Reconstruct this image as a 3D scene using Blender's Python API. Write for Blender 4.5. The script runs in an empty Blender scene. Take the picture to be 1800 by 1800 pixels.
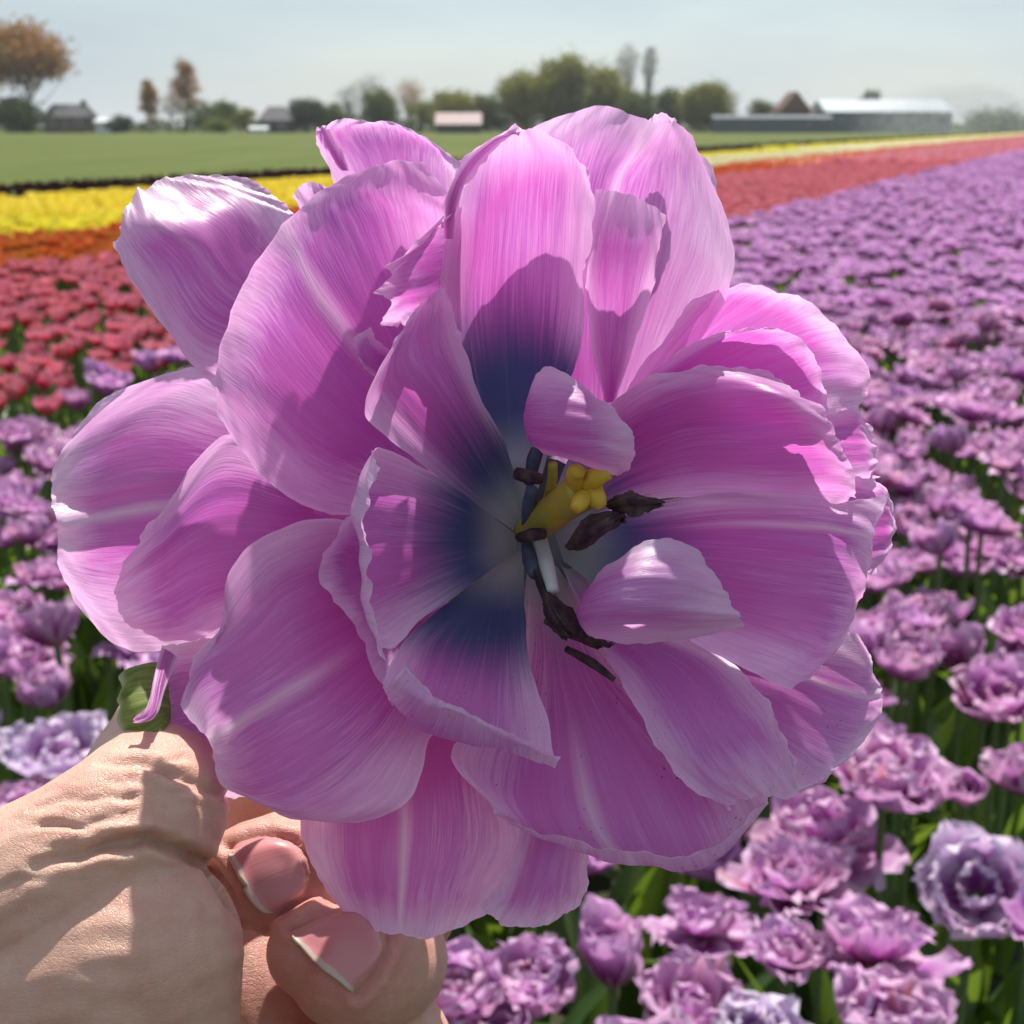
import bpy, bmesh, math, random
import numpy as np
from mathutils import Vector, Matrix
from mathutils.bvhtree import BVHTree
random.seed(7); RNG = np.random.default_rng(7)
sc = bpy.context.scene
COL = sc.collection
R = math.radians
# ------------------------------------------------------------------ camera
F = 2345.0                      # focal length in photo pixels (1800 wide)
HZ = 224.0                      # photo row of the horizon
PITCH = math.atan((900 - HZ) / F)
CAMH = 1.02
cam_d = bpy.data.cameras.new('camera'); cam = bpy.data.objects.new('camera', cam_d); COL.objects.link(cam)
cam_d.sensor_width = 36.0; cam_d.lens = 36.0 * F / 1800.0
cam_d.clip_start = 0.01; cam_d.clip_end = 6000
cam.location = (0, 0, CAMH); cam.rotation_euler = (math.pi / 2 - PITCH, 0, 0)
cam_d.dof.use_dof = True; cam_d.dof.focus_distance = 0.180
cam_d.dof.aperture_fstop = cam_d.lens / 1.0
sc.camera = cam
CM = Matrix.Translation((0, 0, CAMH)) @ Matrix.Rotation(math.pi / 2 - PITCH, 4, 'X')
CMN = np.array(CM)
# ------------------------------------------------------------------ sky, sun, exposure
SUN_EL, SUN_AZ = 60.0, 14.0      # azimuth measured from the view heading (+Y) towards +X
w = bpy.data.worlds.new('World'); sc.world = w; w.use_nodes = True
nt = w.node_tree; nt.nodes.clear()
out = nt.nodes.new('ShaderNodeOutputWorld'); bg = nt.nodes.new('ShaderNodeBackground')
sky = nt.nodes.new('ShaderNodeTexSky'); sky.sky_type = 'NISHITA'; sky.sun_disc = False
sky.sun_elevation = R(SUN_EL); sky.sun_rotation = R(SUN_AZ); sky.dust_density = 1.0; sky.air_density = 1.0
tc = nt.nodes.new('ShaderNodeTexCoord'); mp = nt.nodes.new('ShaderNodeMapping'); mp.inputs['Scale'].default_value = (1.6, 1.6, 7.0)
no = nt.nodes.new('ShaderNodeTexNoise'); no.inputs['Scale'].default_value = 1.7; no.inputs['Detail'].default_value = 7; no.inputs['Roughness'].default_value = 0.55
cr = nt.nodes.new('ShaderNodeMapRange'); cr.inputs[1].default_value = 0.30; cr.inputs[2].default_value = 0.72; cr.inputs[3].default_value = 0.40; cr.inputs[4].default_value = 0.97
mx = nt.nodes.new('ShaderNodeMix'); mx.data_type = 'RGBA'; mx.inputs[7].default_value = (4.0, 4.75, 5.2, 1)
nt.links.new(tc.outputs['Generated'], mp.inputs[0]); nt.links.new(mp.outputs[0], no.inputs[0]); nt.links.new(no.outputs[0], cr.inputs[0])
nt.links.new(cr.outputs[0], mx.inputs[0]); nt.links.new(sky.outputs[0], mx.inputs[6]); nt.links.new(mx.outputs[2], bg.inputs[0])
bg.inputs[1].default_value = 0.10; nt.links.new(bg.outputs[0], out.inputs[0])
sd = bpy.data.lights.new('sun', 'SUN'); so = bpy.data.objects.new('sun', sd); COL.objects.link(so)
sd.energy = 5.0; sd.angle = R(0.6); sd.color = (1.0, 0.95, 0.88)
SDIR = Vector((math.sin(R(SUN_AZ)) * math.cos(R(SUN_EL)), math.cos(R(SUN_AZ)) * math.cos(R(SUN_EL)), math.sin(R(SUN_EL))))
so.rotation_euler = SDIR.to_track_quat('Z', 'Y').to_euler(); so.location = (0, 0, 30)
sc.view_settings.view_transform = 'Standard'; sc.view_settings.look = 'None'; sc.view_settings.gamma = 1
sc.view_settings.exposure = 0.40
sc.render.engine = 'CYCLES'
sc.cycles.max_bounces = 7; sc.cycles.diffuse_bounces = 5; sc.cycles.glossy_bounces = 2; sc.cycles.transmission_bounces = 5; sc.cycles.volume_bounces = 0
# ------------------------------------------------------------------ helpers
def unproj(px, py, D):
    c = CM @ Vector(((px - 900) / F * D, -(py - 900) / F * D, -D)); return c
def cw(px, py, dmm): return unproj(px, py, 0.18 + dmm / 1000.0)
def cw_np(a):                       # (...,3) array of px,py,dmm -> world
    D = 0.18 + a[..., 2] / 1000.0
    c = np.stack([(a[..., 0] - 900) / F * D, -(a[..., 1] - 900) / F * D, -D, np.ones_like(D)], -1)
    return (c @ CMN.T)[..., :3]
CMI = np.linalg.inv(CMN)
def proj(p):                        # world (n,3) -> px,py,depth
    c = np.concatenate([p, np.ones((len(p), 1))], 1) @ CMI.T
    D = -c[:, 2]; return 900 + c[:, 0] / D * F, 900 - c[:, 1] / D * F, D
def ground_hit(px, py, z):
    o = Vector((0, 0, CAMH)); d = unproj(px, py, 1.0) - o
    t = (z - CAMH) / d.z; return o + d * t
def mesh_obj(name, v, f, mat, parent=None, uv=None, smooth=True, mats=None, mi=None):
    me = bpy.data.meshes.new(name)
    me.from_pydata(np.asarray(v).tolist(), [], f if isinstance(f, list) else np.asarray(f).tolist())
    if mats:
        for m in mats: me.materials.append(m)
        if mi is not None: me.polygons.foreach_set('material_index', np.asarray(mi, dtype=np.int32))
    elif mat: me.materials.append(mat)
    if smooth: me.polygons.foreach_set('use_smooth', [True] * len(me.polygons))
    if uv is not None:
        ul = me.uv_layers.new(name='UVMap')
        li = np.empty(len(me.loops), dtype=np.int32); me.loops.foreach_get('vertex_index', li)
        ul.data.foreach_set('uv', np.asarray(uv, dtype=np.float32)[li].ravel())
    me.update()
    o = bpy.data.objects.new(name, me); COL.objects.link(o)
    if parent: o.parent = parent
    return o
def empty(name, loc=(0, 0, 0)):
    o = bpy.data.objects.new(name, None); COL.objects.link(o); o.location = loc; o.empty_display_size = 0.02; return o
def tag(o, label=None, cat=None, group=None, kind=None):
    if label: o['label'] = label
    if cat: o['category'] = cat
    if group: o['group'] = group
    if kind: o['kind'] = kind
    return o
def grid_faces(nu, nv):
    i = np.arange((nv - 1) * (nu - 1)); r, c = i // (nu - 1), i % (nu - 1); a = r * nu + c
    return np.stack([a, a + 1, a + nu + 1, a + nu], 1)
def catmull(P, t):                  # P (n,...) control points, t in [0,n-1]
    n = len(P); Q = np.concatenate([[2 * P[0] - P[1]], P, [2 * P[-1] - P[-2]]])
    i = np.clip(np.floor(t).astype(int), 0, n - 2); f = (t - i).reshape((-1,) + (1,) * (P.ndim - 1))
    p0, p1, p2, p3 = Q[i], Q[i + 1], Q[i + 2], Q[i + 3]
    return 0.5 * (2 * p1 + (p2 - p0) * f + (2 * p0 - 5 * p1 + 4 * p2 - p3) * f ** 2 + (3 * p1 - p0 - 3 * p2 + p3) * f ** 3)
def wob(x, seed, n=5, f0=1.0, rough=0.6):
    r = np.random.default_rng(seed); s = np.zeros_like(x); a = 1.0; tot = 0
    for k in range(n):
        s += a * np.sin(x * f0 * (1.75 ** k) * (0.8 + 0.4 * r.random()) + r.random() * 6.28); tot += a; a *= rough
    return s / tot
def tube(path, radii, ns=8, cap=True):
    P = np.asarray(path, float); n = len(P); v = []; f = []
    T = np.gradient(P, axis=0); T /= np.linalg.norm(T, axis=1)[:, None] + 1e-12
    ref = np.array([0.31, 0.2, 0.93]) if abs(T[0] @ np.array([0.31, 0.2, 0.93])) < 0.9 else np.array([1., 0, 0])
    a = np.cross(T[0], ref); a /= np.linalg.norm(a)
    for i in range(n):
        a = a - T[i] * (a @ T[i]); a /= np.linalg.norm(a); b = np.cross(T[i], a)
        for k in range(ns):
            g = 2 * math.pi * k / ns; v.append(P[i] + radii[i] * (math.cos(g) * a + math.sin(g) * b))
    for i in range(n - 1):
        for k in range(ns):
            q = i * ns + k; q2 = i * ns + (k + 1) % ns; f.append([q, q2, q2 + ns, q + ns])
    if cap: f.append(list(range(ns))[::-1]); f.append(list(range((n - 1) * ns, n * ns)))
    return np.array(v), f
# ------------------------------------------------------------------ node helpers
class NT:
    def __init__(s, name):
        s.m = bpy.data.materials.new(name); s.m.use_nodes = True; s.t = s.m.node_tree; s.t.nodes.clear()
    def n(s, ty, ins=None, **kw):
        o = s.t.nodes.new(ty)
        for k, v in kw.items(): setattr(o, k, v)
        for k, v in (ins or {}).items(): s.put(o.inputs[k], v)
        return o
    def put(s, sock, v):
        if isinstance(v, bpy.types.Node): v = v.outputs[0]
        if isinstance(v, bpy.types.NodeSocket): s.t.links.new(v, sock)
        elif isinstance(v, (tuple, list)) and len(v) == 3 and sock.type == 'RGBA': sock.default_value = (*v, 1)
        else: sock.default_value = v
    def math(s, op, a, b=0.0, c=0.0, clamp=False):
        return s.n('ShaderNodeMath', {0: a, 1: b, 2: c}, operation=op, use_clamp=clamp).outputs[0]
    def map(s, x, a, b, c=0.0, d=1.0, sm=True):
        return s.n('ShaderNodeMapRange', {0: x, 1: a, 2: b, 3: c, 4: d}, interpolation_type='SMOOTHSTEP' if sm else 'LINEAR').outputs[0]
    def mix(s, f, a, b, blend='MIX'):
        o = s.n('ShaderNodeMix', data_type='RGBA', blend_type=blend); s.put(o.inputs[0], f); s.put(o.inputs[6], a); s.put(o.inputs[7], b); return o.outputs[2]
    def noise(s, vec, scale, detail=2.0, rough=0.5):
        o = s.n('ShaderNodeTexNoise', {'Scale': scale, 'Detail': detail, 'Roughness': rough})
        if vec is not None: s.put(o.inputs['Vector'], vec)
        return o.outputs[0]
    def attr(s, name): return s.n('ShaderNodeAttribute', attribute_type='OBJECT', attribute_name=name).outputs['Fac']
    def xyz(s, x, y, z=0.0): return s.n('ShaderNodeCombineXYZ', {0: x, 1: y, 2: z}).outputs[0]
    def out(s, sh, vol=None):
        o = s.n('ShaderNodeOutputMaterial')
        if sh is not None: s.put(o.inputs[0], sh)
        if vol is not None: s.put(o.inputs[1], vol)
        return s.m
def leafy(s, col, rough=0.5, trans=0.4, tcol=None, bump=None, spec=0.4):
    p = s.n('ShaderNodeBsdfPrincipled', {'Base Color': col, 'Roughness': rough, 'Specular IOR Level': spec})
    t = s.n('ShaderNodeBsdfTranslucent', {'Color': tcol if tcol is not None else col})
    if bump is not None: s.put(p.inputs['Normal'], bump); s.put(t.inputs['Normal'], bump)
    return s.n('ShaderNodeMixShader', {0: trans, 1: p, 2: t})
def simple(name, col, col2=None, scale=4.0, rough=0.7, trans=0.0, spec=0.3, bump=0.0, coord='Object'):
    s = NT(name); c = col; nz = None
    if col2 is not None:
        nz = s.noise(s.n('ShaderNodeTexCoord').outputs[coord], scale, 5, 0.6)
        c = s.mix(s.map(nz, 0.3, 0.7), col, col2)
    b = None
    if bump and nz is not None: b = s.n('ShaderNodeBump', {'Strength': bump, 'Height': nz}).outputs[0]
    if trans: return s.out(leafy(s, c, rough, trans, spec=spec, bump=b))
    p = s.n('ShaderNodeBsdfPrincipled', {'Base Color': c, 'Roughness': rough, 'Specular IOR Level': spec})
    if b is not None: s.put(p.inputs['Normal'], b)
    return s.out(p)
# ------------------------------------------------------------------ petal material of the held flower
def hero_petal_mat():
    s = NT('held_petal')
    uvn = s.n('ShaderNodeSeparateXYZ', {0: s.n('ShaderNodeTexCoord').outputs['UV']}); u, v = uvn.outputs[0], uvn.outputs[1]
    seed = s.attr('seed')
    wz = s.noise(s.xyz(s.math('MULTIPLY', u, 3.0), s.math('MULTIPLY', v, 3.0), seed), 1.0, 3)
    uw = s.math('ADD', u, s.math('MULTIPLY', s.math('SUBTRACT', wz, 0.5), 0.03))
    st1 = s.noise(s.xyz(s.math('MULTIPLY', uw, 40.0), s.math('MULTIPLY', v, 2.6), seed), 1.0, 3, 0.6)
    st2 = s.noise(s.xyz(s.math('MULTIPLY', uw, 150.0), s.math('MULTIPLY', v, 6.0), seed), 1.0, 3, 0.6)
    big = s.noise(s.xyz(s.math('MULTIPLY', u, 2.2), s.math('MULTIPLY', v, 2.2), s.math('ADD', seed, 7.3)), 1.0, 3)
    au = s.math('ABSOLUTE', s.math('SUBTRACT', s.math('MULTIPLY', u, 2.0), 1.0))
    eside = s.math('MULTIPLY', s.math('SUBTRACT', 1.0, au), 0.55); etip = s.math('MULTIPLY', s.math('SUBTRACT', 1.0, v), 1.0)
    edge = s.math('MINIMUM', eside, etip)
    stv = s.math('ADD', s.math('MULTIPLY', s.math('SUBTRACT', st1, 0.5), s.map(wz, .3, .7, .15, .75)), s.math('MULTIPLY', s.math('SUBTRACT', st2, 0.5), s.map(big, .3, .7, .45, 1.1)))
    # pale margin
    pf = s.math('ADD', s.map(edge, 0.0, 0.36, 0.80, -0.08), s.math('MULTIPLY', s.math('SUBTRACT', big, 0.5), 1.0))
    pf = s.math('ADD', pf, stv); pf = s.math('ADD', pf, s.attr('pale'), clamp=True)
    rim = s.map(s.math('ADD', edge, s.math('MULTIPLY', stv, 0.03)), 0.0, 0.045, 0.95, 0.0)
    pf = s.math('MAXIMUM', pf, rim)
    # midrib flame
    ru = s.math('ABSOLUTE', s.math('SUBTRACT', uw, s.attr('rib_u')))
    rw = s.map(v, 0.1, 1.0, 0.055, 0.028, sm=False)
    rb = s.math('SUBTRACT', 1.0, s.math('DIVIDE', ru, rw), clamp=True)
    rb = s.math('MULTIPLY', s.math('MULTIPLY', rb, s.attr('rib')), s.map(v, 0.22, 0.5))
    rb = s.math('MULTIPLY', rb, s.map(st2, 0.2, 0.5, 0.55, 1.0))
    deep = s.mix(s.map(big, 0.35, 0.65), (0.60, 0.125, 0.49), (0.52, 0.17, 0.55))
    c = s.mix(s.map(stv, -0.5, 0.45), deep, (0.68, 0.29, 0.64))
    c = s.mix(s.map(v, 0.15, 0.6, 0.55, 0.0), c, (0.46, 0.065, 0.38))
    c = s.mix(s.math('MULTIPLY', pf, 0.9), c, (0.86, 0.69, 0.84))
    c = s.mix(s.math('MULTIPLY', rb, 0.85), c, (0.82, 0.68, 0.78))
    # blue heart
    bl = s.attr('blue')
    bv = s.math('ADD', v, s.math('MULTIPLY', s.math('SUBTRACT', st1, 0.5), 0.16)); bv = s.math('ADD', bv, s.math('MULTIPLY', au, 0.05))
    bf = s.map(s.math('SUBTRACT', bv, bl), -0.15, 0.09, 1.0, 0.0)
    bf = s.math('MULTIPLY', bf, s.map(bl, 0.0, 0.02))
    bc = s.mix(s.map(v, 0.03, 0.20), (0.42, 0.50, 0.46), (0.075, 0.115, 0.24))
    bc = s.mix(s.math('MULTIPLY', s.map(st1, 0.55, 0.75), 0.35), bc, (0.24, 0.33, 0.40))
    c = s.mix(bf, c, bc)
    # pollen specks
    vo = s.n('ShaderNodeTexVoronoi', {'Vector': s.xyz(u, v, seed), 'Scale': 42.0})
    spk = s.math('MULTIPLY', s.map(vo.outputs['Distance'], 0.09, 0.17, 1.0, 0.0), s.map(s.noise(s.xyz(u, v, seed), 6.0, 2), 0.50, 0.58))
    spk = s.math('MULTIPLY', spk, s.attr('speck'))
    c = s.mix(s.math('MULTIPLY', spk, 0.85), c, (0.03, 0.015, 0.05))
    tcol = s.mix(0.5, c, c, 'MULTIPLY'); tcol = s.mix(1.0, tcol, (1.5, 1.3, 1.45), 'MULTIPLY')
    bump = s.n('ShaderNodeBump', {'Strength': 0.22, 'Distance': 0.0005, 'Height': s.math('ADD', st2, s.math('MULTIPLY', st1, 0.8))}).outputs[0]
    p = s.n('ShaderNodeBsdfPrincipled', {'Base Color': c, 'Roughness': 0.36, 'Specular IOR Level': 0.55, 'Normal': bump, 'Coat Weight': 0.15, 'Coat Roughness': 0.25})
    t = s.n('ShaderNodeBsdfTranslucent', {'Color': tcol, 'Normal': bump})
    return s.out(s.n('ShaderNodeMixShader', {0: 0.48, 1: p, 2: t}))
M_HERO = hero_petal_mat()
# ================================================================== the held tulip
BASE = cw(905, 960, 36)
held = empty('held_tulip', BASE)
tag(held, 'large wide open lilac double tulip with blue heart held up in a hand', 'tulip')
BN = np.array(BASE)
def petal(rows, rib=0.0, rib_u=0.5, blue=0.0, pale=0.0, speck=0.0, ruf=0.5, jag=0.25, teeth=0.0, res=56, name='petal', mat=None, crease=0.0, seed=None, wavev=0.0):
    global PSEED
    PSEED += 1; sd_ = PSEED if seed is None else seed
    C = np.array(rows, float); nr, nc, _ = C.shape
    C = cw_np(C)                               # interpolate in world space
    nu = nv = res
    tu = np.linspace(0, nc - 1, nu); tv = np.linspace(0, nr - 1, nv)
    A = catmull(C, tv)                         # nv,nc,3
    G = np.stack([catmull(A[k], tu) for k in range(nv)])      # nv,nu,3
    U, V = np.meshgrid(np.linspace(0, 1, nu), np.linspace(0, 1, nv))
    du = np.gradient(G, axis=1); dv = np.gradient(G, axis=0)
    nrm = np.cross(du, dv); nrm /= np.linalg.norm(nrm, axis=2)[..., None] + 1e-12
    es = 1 - np.abs(2 * U - 1); em = np.minimum(es, (1 - V) * 1.6)
    ef = np.exp(-em / 0.16) * np.clip(V * 2.2, 0, 1)
    # ruffle at the margin + gentle buckling
    arc = U * 5 + V * 3 * np.sign(U - .5)
    G = G + nrm * (ruf * 0.0011 * ef * wob(arc * 2.3, sd_ * 3 + 1, 4, 1.7, .7))[..., None]
    G = G + nrm * (0.00055 * np.clip(V * 2, 0, 1) * wob(U * 7 + 0.6 * np.sin(V * 3 + sd_), sd_ * 3 + 2, 4, 1.3, .7) * (0.3 + V))[..., None]
    if crease: G = G + nrm * (crease * 0.001 * np.exp(-np.abs(U - rib_u) / 0.035) * np.clip(V * 3, 0, 1))[..., None]
    # uneven edge
    lastw = np.exp(-(1 - V) / 0.05); sidew = np.exp(-es / 0.06)
    dvn = dv / (np.linalg.norm(dv, axis=2)[..., None] + 1e-12); dun = du / (np.linalg.norm(du, axis=2)[..., None] + 1e-12)
    G = G + dvn * (jag * 0.0011 * lastw * wob(U * 22, sd_ * 3 + 4, 4, 1.0, .8))[..., None]
    G = G + dun * (np.sign(U - .5) * jag * 0.0009 * sidew * wob(V * 16, sd_ * 3 + 5, 4, 1.0, .8))[..., None]
    if teeth: G = G + dvn * (teeth * 0.001 * np.exp(-(1 - V) / 0.12) * (1 - 2 * np.abs(((U * 3.2 + .2) % 1.0) - .5) - .5) * (U < .8))[..., None]
    P = G.reshape(-1, 3) - BN
    o = mesh_obj(name, P, grid_faces(nu, nv), mat or M_HERO, held, np.stack([U, V], -1).reshape(-1, 2))
    for k, val in dict(rib=rib, rib_u=rib_u, blue=blue, pale=pale, speck=speck, seed=float(sd_) * 1.37).items(): o[k] = float(val)
    return o
PSEED = 0
def base_row(x, y, d, n, sp=9, ang=0.0):
    return [(x + (k - (n - 1) / 2) * sp * math.cos(ang), y + (k - (n - 1) / 2) * sp * math.sin(ang), d) for k in range(n)]
# --- outermost whorl, behind
petal([[(620,780,30),(630,770,30),(640,760,30),(650,750,30),(660,740,30)],
       [(440,680,21),(460,620,21),(490,570,21),(530,520,23),(580,470,25)],
       [(345,645,16),(355,560,17),(400,490,17),(450,430,21),(530,400,24)],
       [(272,552,13),(290,470,14),(350,425,14),(410,375,20),(510,368,24)],
       [(222,482,12),(240,415,12),(290,385,13),(360,340,21),(478,338,24)],
       [(203,430,13),(215,385,13),(245,335,17),(312,308,22),(430,317,25)]], rib=.3, rib_u=.45, ruf=.9, pale=.05)
petal([base_row(760,640,30,5),[(650,460,24),(690,430,23),(730,420,23),(770,420,23),(810,430,24)],
       [(590,330,21),(640,300,19),(695,290,19),(755,300,20),(815,330,22)],
       [(560,262,20),(605,235,18),(690,235,18),(755,260,19),(818,300,21)],
       [(556,232,18),(600,209,17),(680,216,17),(745,240,18),(812,286,21)]], ruf=.8, pale=.08)
petal([[(600,300,16),(607,300,16),(614,300,17)],[(575,270,15),(588,268,14),(600,262,16)],[(556,240,16),(566,228,14),(580,230,15)],[(560,228,15),(570,224,15),(583,232,16)]], ruf=.2, pale=.15, res=20)
petal([base_row(620,520,30,4),[(560,420,26),(580,410,25),(600,400,25),(620,400,26)],[(513,345,24),(530,325,23),(555,320,23),(585,335,24)]], pale=.15, res=24)
# top right back, folded on its rib
petal([[(985,800,32),(1005,795,32),(1025,795,32),(1045,795,32),(1065,800,32),(1085,805,32)],
       [(860,640,26),(960,620,27),(1015,605,27),(1055,605,26),(1120,615,24),(1190,650,21)],
       [(800,490,23),(920,455,22),(1015,445,21),(1065,450,19),(1160,460,18),(1266,545,12)],
       [(800,385,21),(915,350,21),(1020,330,19),(1082,332,14),(1185,345,15),(1287,470,8)],
       [(840,305,20),(940,265,19),(1040,245,15),(1115,270,11),(1190,270,14),(1275,372,8)],
       [(885,255,19),(965,211,17),(1060,187,13),(1148,214,10),(1200,222,13),(1250,296,9)]], rib=.9, rib_u=.6, crease=-.6, pale=.12, ruf=.7)
petal([base_row(1130,400,26,3),[(1125,260,21),(1160,250,20),(1195,270,21)],[(1138,213,19),(1160,198,18),(1192,212,19)]], pale=.3, res=20)
# right back
petal([base_row(1075,765,31,5,7,.6),
       [(1100,690,22),(1140,685,23),(1180,695,24),(1220,720,24),(1250,760,23)],
       [(1160,600,16),(1230,590,18),(1300,620,19),(1350,680,19),(1370,750,18)],
       [(1215,535,12),(1300,530,14),(1400,570,15),(1460,650,15),(1470,740,15)],
       [(1258,512,11),(1345,503,11),(1450,553,11),(1527,660,11),(1503,724,12)]], pale=.12, ruf=.7)
petal([base_row(1085,765,27,4,7,.6),
       [(1120,680,15),(1170,680,16),(1230,700,17),(1280,740,17)],
       [(1190,618,9),(1260,620,11),(1340,660,12),(1390,735,12)],
       [(1250,590,7),(1320,590,8),(1400,640,9),(1440,740,10)],
       [(1280,583,7),(1365,577,7),(1432,625,7),(1458,720,9)]], ruf=.5, pale=-.05)
petal([base_row(1250,860,26,3,10,1.5),[(1420,745,15),(1430,790,16),(1440,860,16)],[(1480,722,11),(1505,775,12),(1520,850,13)],[(1508,718,10),(1541,785,10),(1537,840,11)]], pale=.2, res=36, ruf=.8)
petal([base_row(1250,940,26,4,14,1.5),[(1450,840,15),(1470,890,14),(1470,950,14),(1450,1010,16)],[(1525,842,10),(1545,890,10),(1550,950,10),(1520,1005,11)],[(1540,840,9),(1572,895,9),(1566,965,9),(1530,1008,10)]], pale=.12, res=36, ruf=.8)
# lower right back
petal([base_row(1010,1020,31,5,8,-.8),
       [(1180,1210,22),(1205,1185,22),(1230,1160,22),(1255,1135,22),(1280,1110,22)],
       [(1300,1310,14),(1345,1275,14),(1385,1225,14),(1415,1175,15),(1440,1120,16)],
       [(1385,1390,9),(1450,1340,9),(1500,1270,9),(1520,1205,9),(1500,1112,13)],
       [(1410,1386,9),(1480,1345,8),(1548,1255,7),(1545,1205,7),(1525,1145,11)]], rib=.8, rib_u=.68, crease=-.5, speck=1, ruf=.6, pale=.05)
# bottom
petal([base_row(760,1160,28,5,18),
       [(560,1330,18),(640,1330,16),(715,1330,15),(800,1330,16),(880,1330,18)],
       [(528,1450,14),(620,1470,12),(712,1470,10),(810,1470,12),(935,1470,15)],
       [(555,1535,13),(630,1560,12),(706,1570,9),(785,1565,10),(890,1545,13)],
       [(600,1602,13),(655,1630,11),(703,1643,9),(765,1648,10),(852,1606,12)]], rib=.9, rib_u=.5, crease=-.6, pale=0, ruf=.6)
petal([base_row(900,1300,24,4,22),
       [(915,1430,15),(955,1430,13),(990,1430,13),(1025,1440,15)],
       [(885,1545,11),(930,1560,9),(985,1555,9),(1033,1530,12)],
       [(846,1594,10),(890,1628,8),(970,1622,8),(1028,1580,11)]], pale=.02, ruf=.6, rib=.3, rib_u=.7)
# left back
petal([[(560,790,30),(560,810,30),(560,830,30),(560,850,30),(560,870,30),(560,890,30)],
       [(425,690,20),(390,770,20),(380,840,20),(390,885,18),(390,980,20),(420,1100,22)],
       [(345,648,16),(270,740,17),(250,840,16),(260,893,13),(260,1010,16),(288,1142,19)],
       [(235,676,15),(170,770,15),(150,860,14),(165,913,11),(165,1010,14),(200,1132,18)],
       [(170,706,14),(105,800,12),(88,865,11),(101,926,9),(103,990,12),(128,1060,15)]], rib=.9, rib_u=.6, crease=-.6, pale=.12, ruf=.7)
petal([base_row(640,940,27,5,22,1.5),
       [(520,830,14),(520,880,15),(520,940,15),(520,1010,16),(520,1080,17)],
       [(398,766,9),(385,850,10),(375,940,11),(380,1030,12),(410,1095,13)],
       [(310,865,9),(285,935,8),(275,1000,8),(300,1075,9),(350,1128,12)],
       [(255,940,9),(215,1000,8),(202,1045,8),(225,1095,9),(285,1130,12)]], pale=-.02, ruf=.6)
petal([base_row(600,1200,24,4,30,1.5),
       [(430,1120,14),(420,1200,12),(430,1290,10),(470,1370,9)],
       [(330,1130,11),(310,1210,7),(330,1310,3),(418,1402,1)],
       [(287,1138,11),(277,1230,6),(275,1310,1),(355,1386,-2)]], pale=.05, ruf=.5)
# --- second whorl
petal([base_row(770,850,27,5,22,-1.2),
       [(612,906,15),(650,800,15),(690,700,16),(725,630,18),(770,560,21)],
       [(542,890,8),(570,760,9),(620,600,10),(690,520,14),(785,450,17)],
       [(464,840,3),(490,680,4),(550,500,4),(650,400,10),(792,385,14)],
       [(420,785,3),(440,620,2),(520,440,0),(625,335,8),(788,345,13)],
       [(380,730,3),(392,590,3),(491,400,-2),(640,297,9),(745,281,12)]], rib=.85, rib_u=.5, crease=-.5, ruf=.6, pale=-.05)
petal([[(770,1000,26),(773,1020,26),(776,1040,26),(780,1060,26),(785,1080,26)],
       [(600,915,13),(640,1020,13),(670,1110,12),(710,1190,11),(770,1260,12)],
       [(470,938,7),(520,1060,6),(560,1188,4),(640,1290,3),(752,1310,5)],
       [(398,1020,6),(430,1140,4),(470,1240,1),(550,1360,0),(718,1405,2)],
       [(395,1095,5),(350,1190,3),(405,1284,-3),(460,1400,-3),(630,1446,2)],
       [(340,1152,5),(322,1240,2),(368,1304,-4),(395,1385,-4),(520,1436,2)]], rib=.85, rib_u=.5, crease=-.5, ruf=.5, pale=-.05)
petal([[(770,980,22),(770,1010,22),(780,1040,22),(790,1060,22)],
       [(655,900,10),(635,1000,9),(685,1085,7),(735,1180,5)],
       [(608,912,6),(563,1003,4),(622,1106,2),(692,1238,0)]], res=36, pale=.05)
petal([[(705,690,9),(700,660,9),(700,630,9)],[(655,660,6),(650,630,6),(665,600,6)],[(640,648,6),(620,600,5),(650,576,6)]], res=20, ruf=.2, pale=-.1)
# --- inner cup
petal([[(800,938,28),(875,908,28),(910,892,27),(925,890,26),(938,895,25)],
       [(775,735,15),(850,720,19),(910,710,22),(955,700,20),(988,700,16)],
       [(772,570,8),(830,560,13),(905,555,15),(970,560,14),(1022,590,8)],
       [(778,430,4),(840,410,8),(910,395,10),(980,400,9),(1038,420,4)],
       [(797,345,2),(850,310,5),(915,295,6),(985,300,6),(1040,335,3)],
       [(828,288,3),(868,250,3),(915,226,2),(980,242,3),(1034,300,3)]], blue=.42, ruf=.8, pale=.12)
petal([[(815,560,13),(818,480,12),(818,420,10),(818,360,7)],[(735,560,4),(735,510,2),(745,445,1),(792,372,-1)],[(688,580,5),(676,522,4),(682,470,4),(765,405,1)]], teeth=3.2, pale=.12, res=44, ruf=.3, jag=.6)
petal([[(800,420,2),(790,420,1),(780,420,2)],[(810,350,1),(795,345,-2),(782,352,1)],[(835,300,1),(820,290,-2),(808,300,2)],[(880,248,1),(868,244,-1),(858,254,2)],[(915,226,1),(912,225,0),(908,228,2)]], pale=.35, res=28, ruf=.8)
petal([[(1062,705,16),(1068,708,16),(1076,706,16),(1083,700,16)],
       [(1040,615,9),(1065,620,8),(1090,625,7),(1112,615,9)],
       [(1026,500,6),(1065,505,3),(1105,510,2),(1142,505,5)],
       [(1030,420,6),(1075,420,2),(1120,425,1),(1160,425,4)],
       [(1045,332,7),(1085,338,3),(1130,350,2),(1168,380,4)]], pale=.15, ruf=.5)
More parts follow.
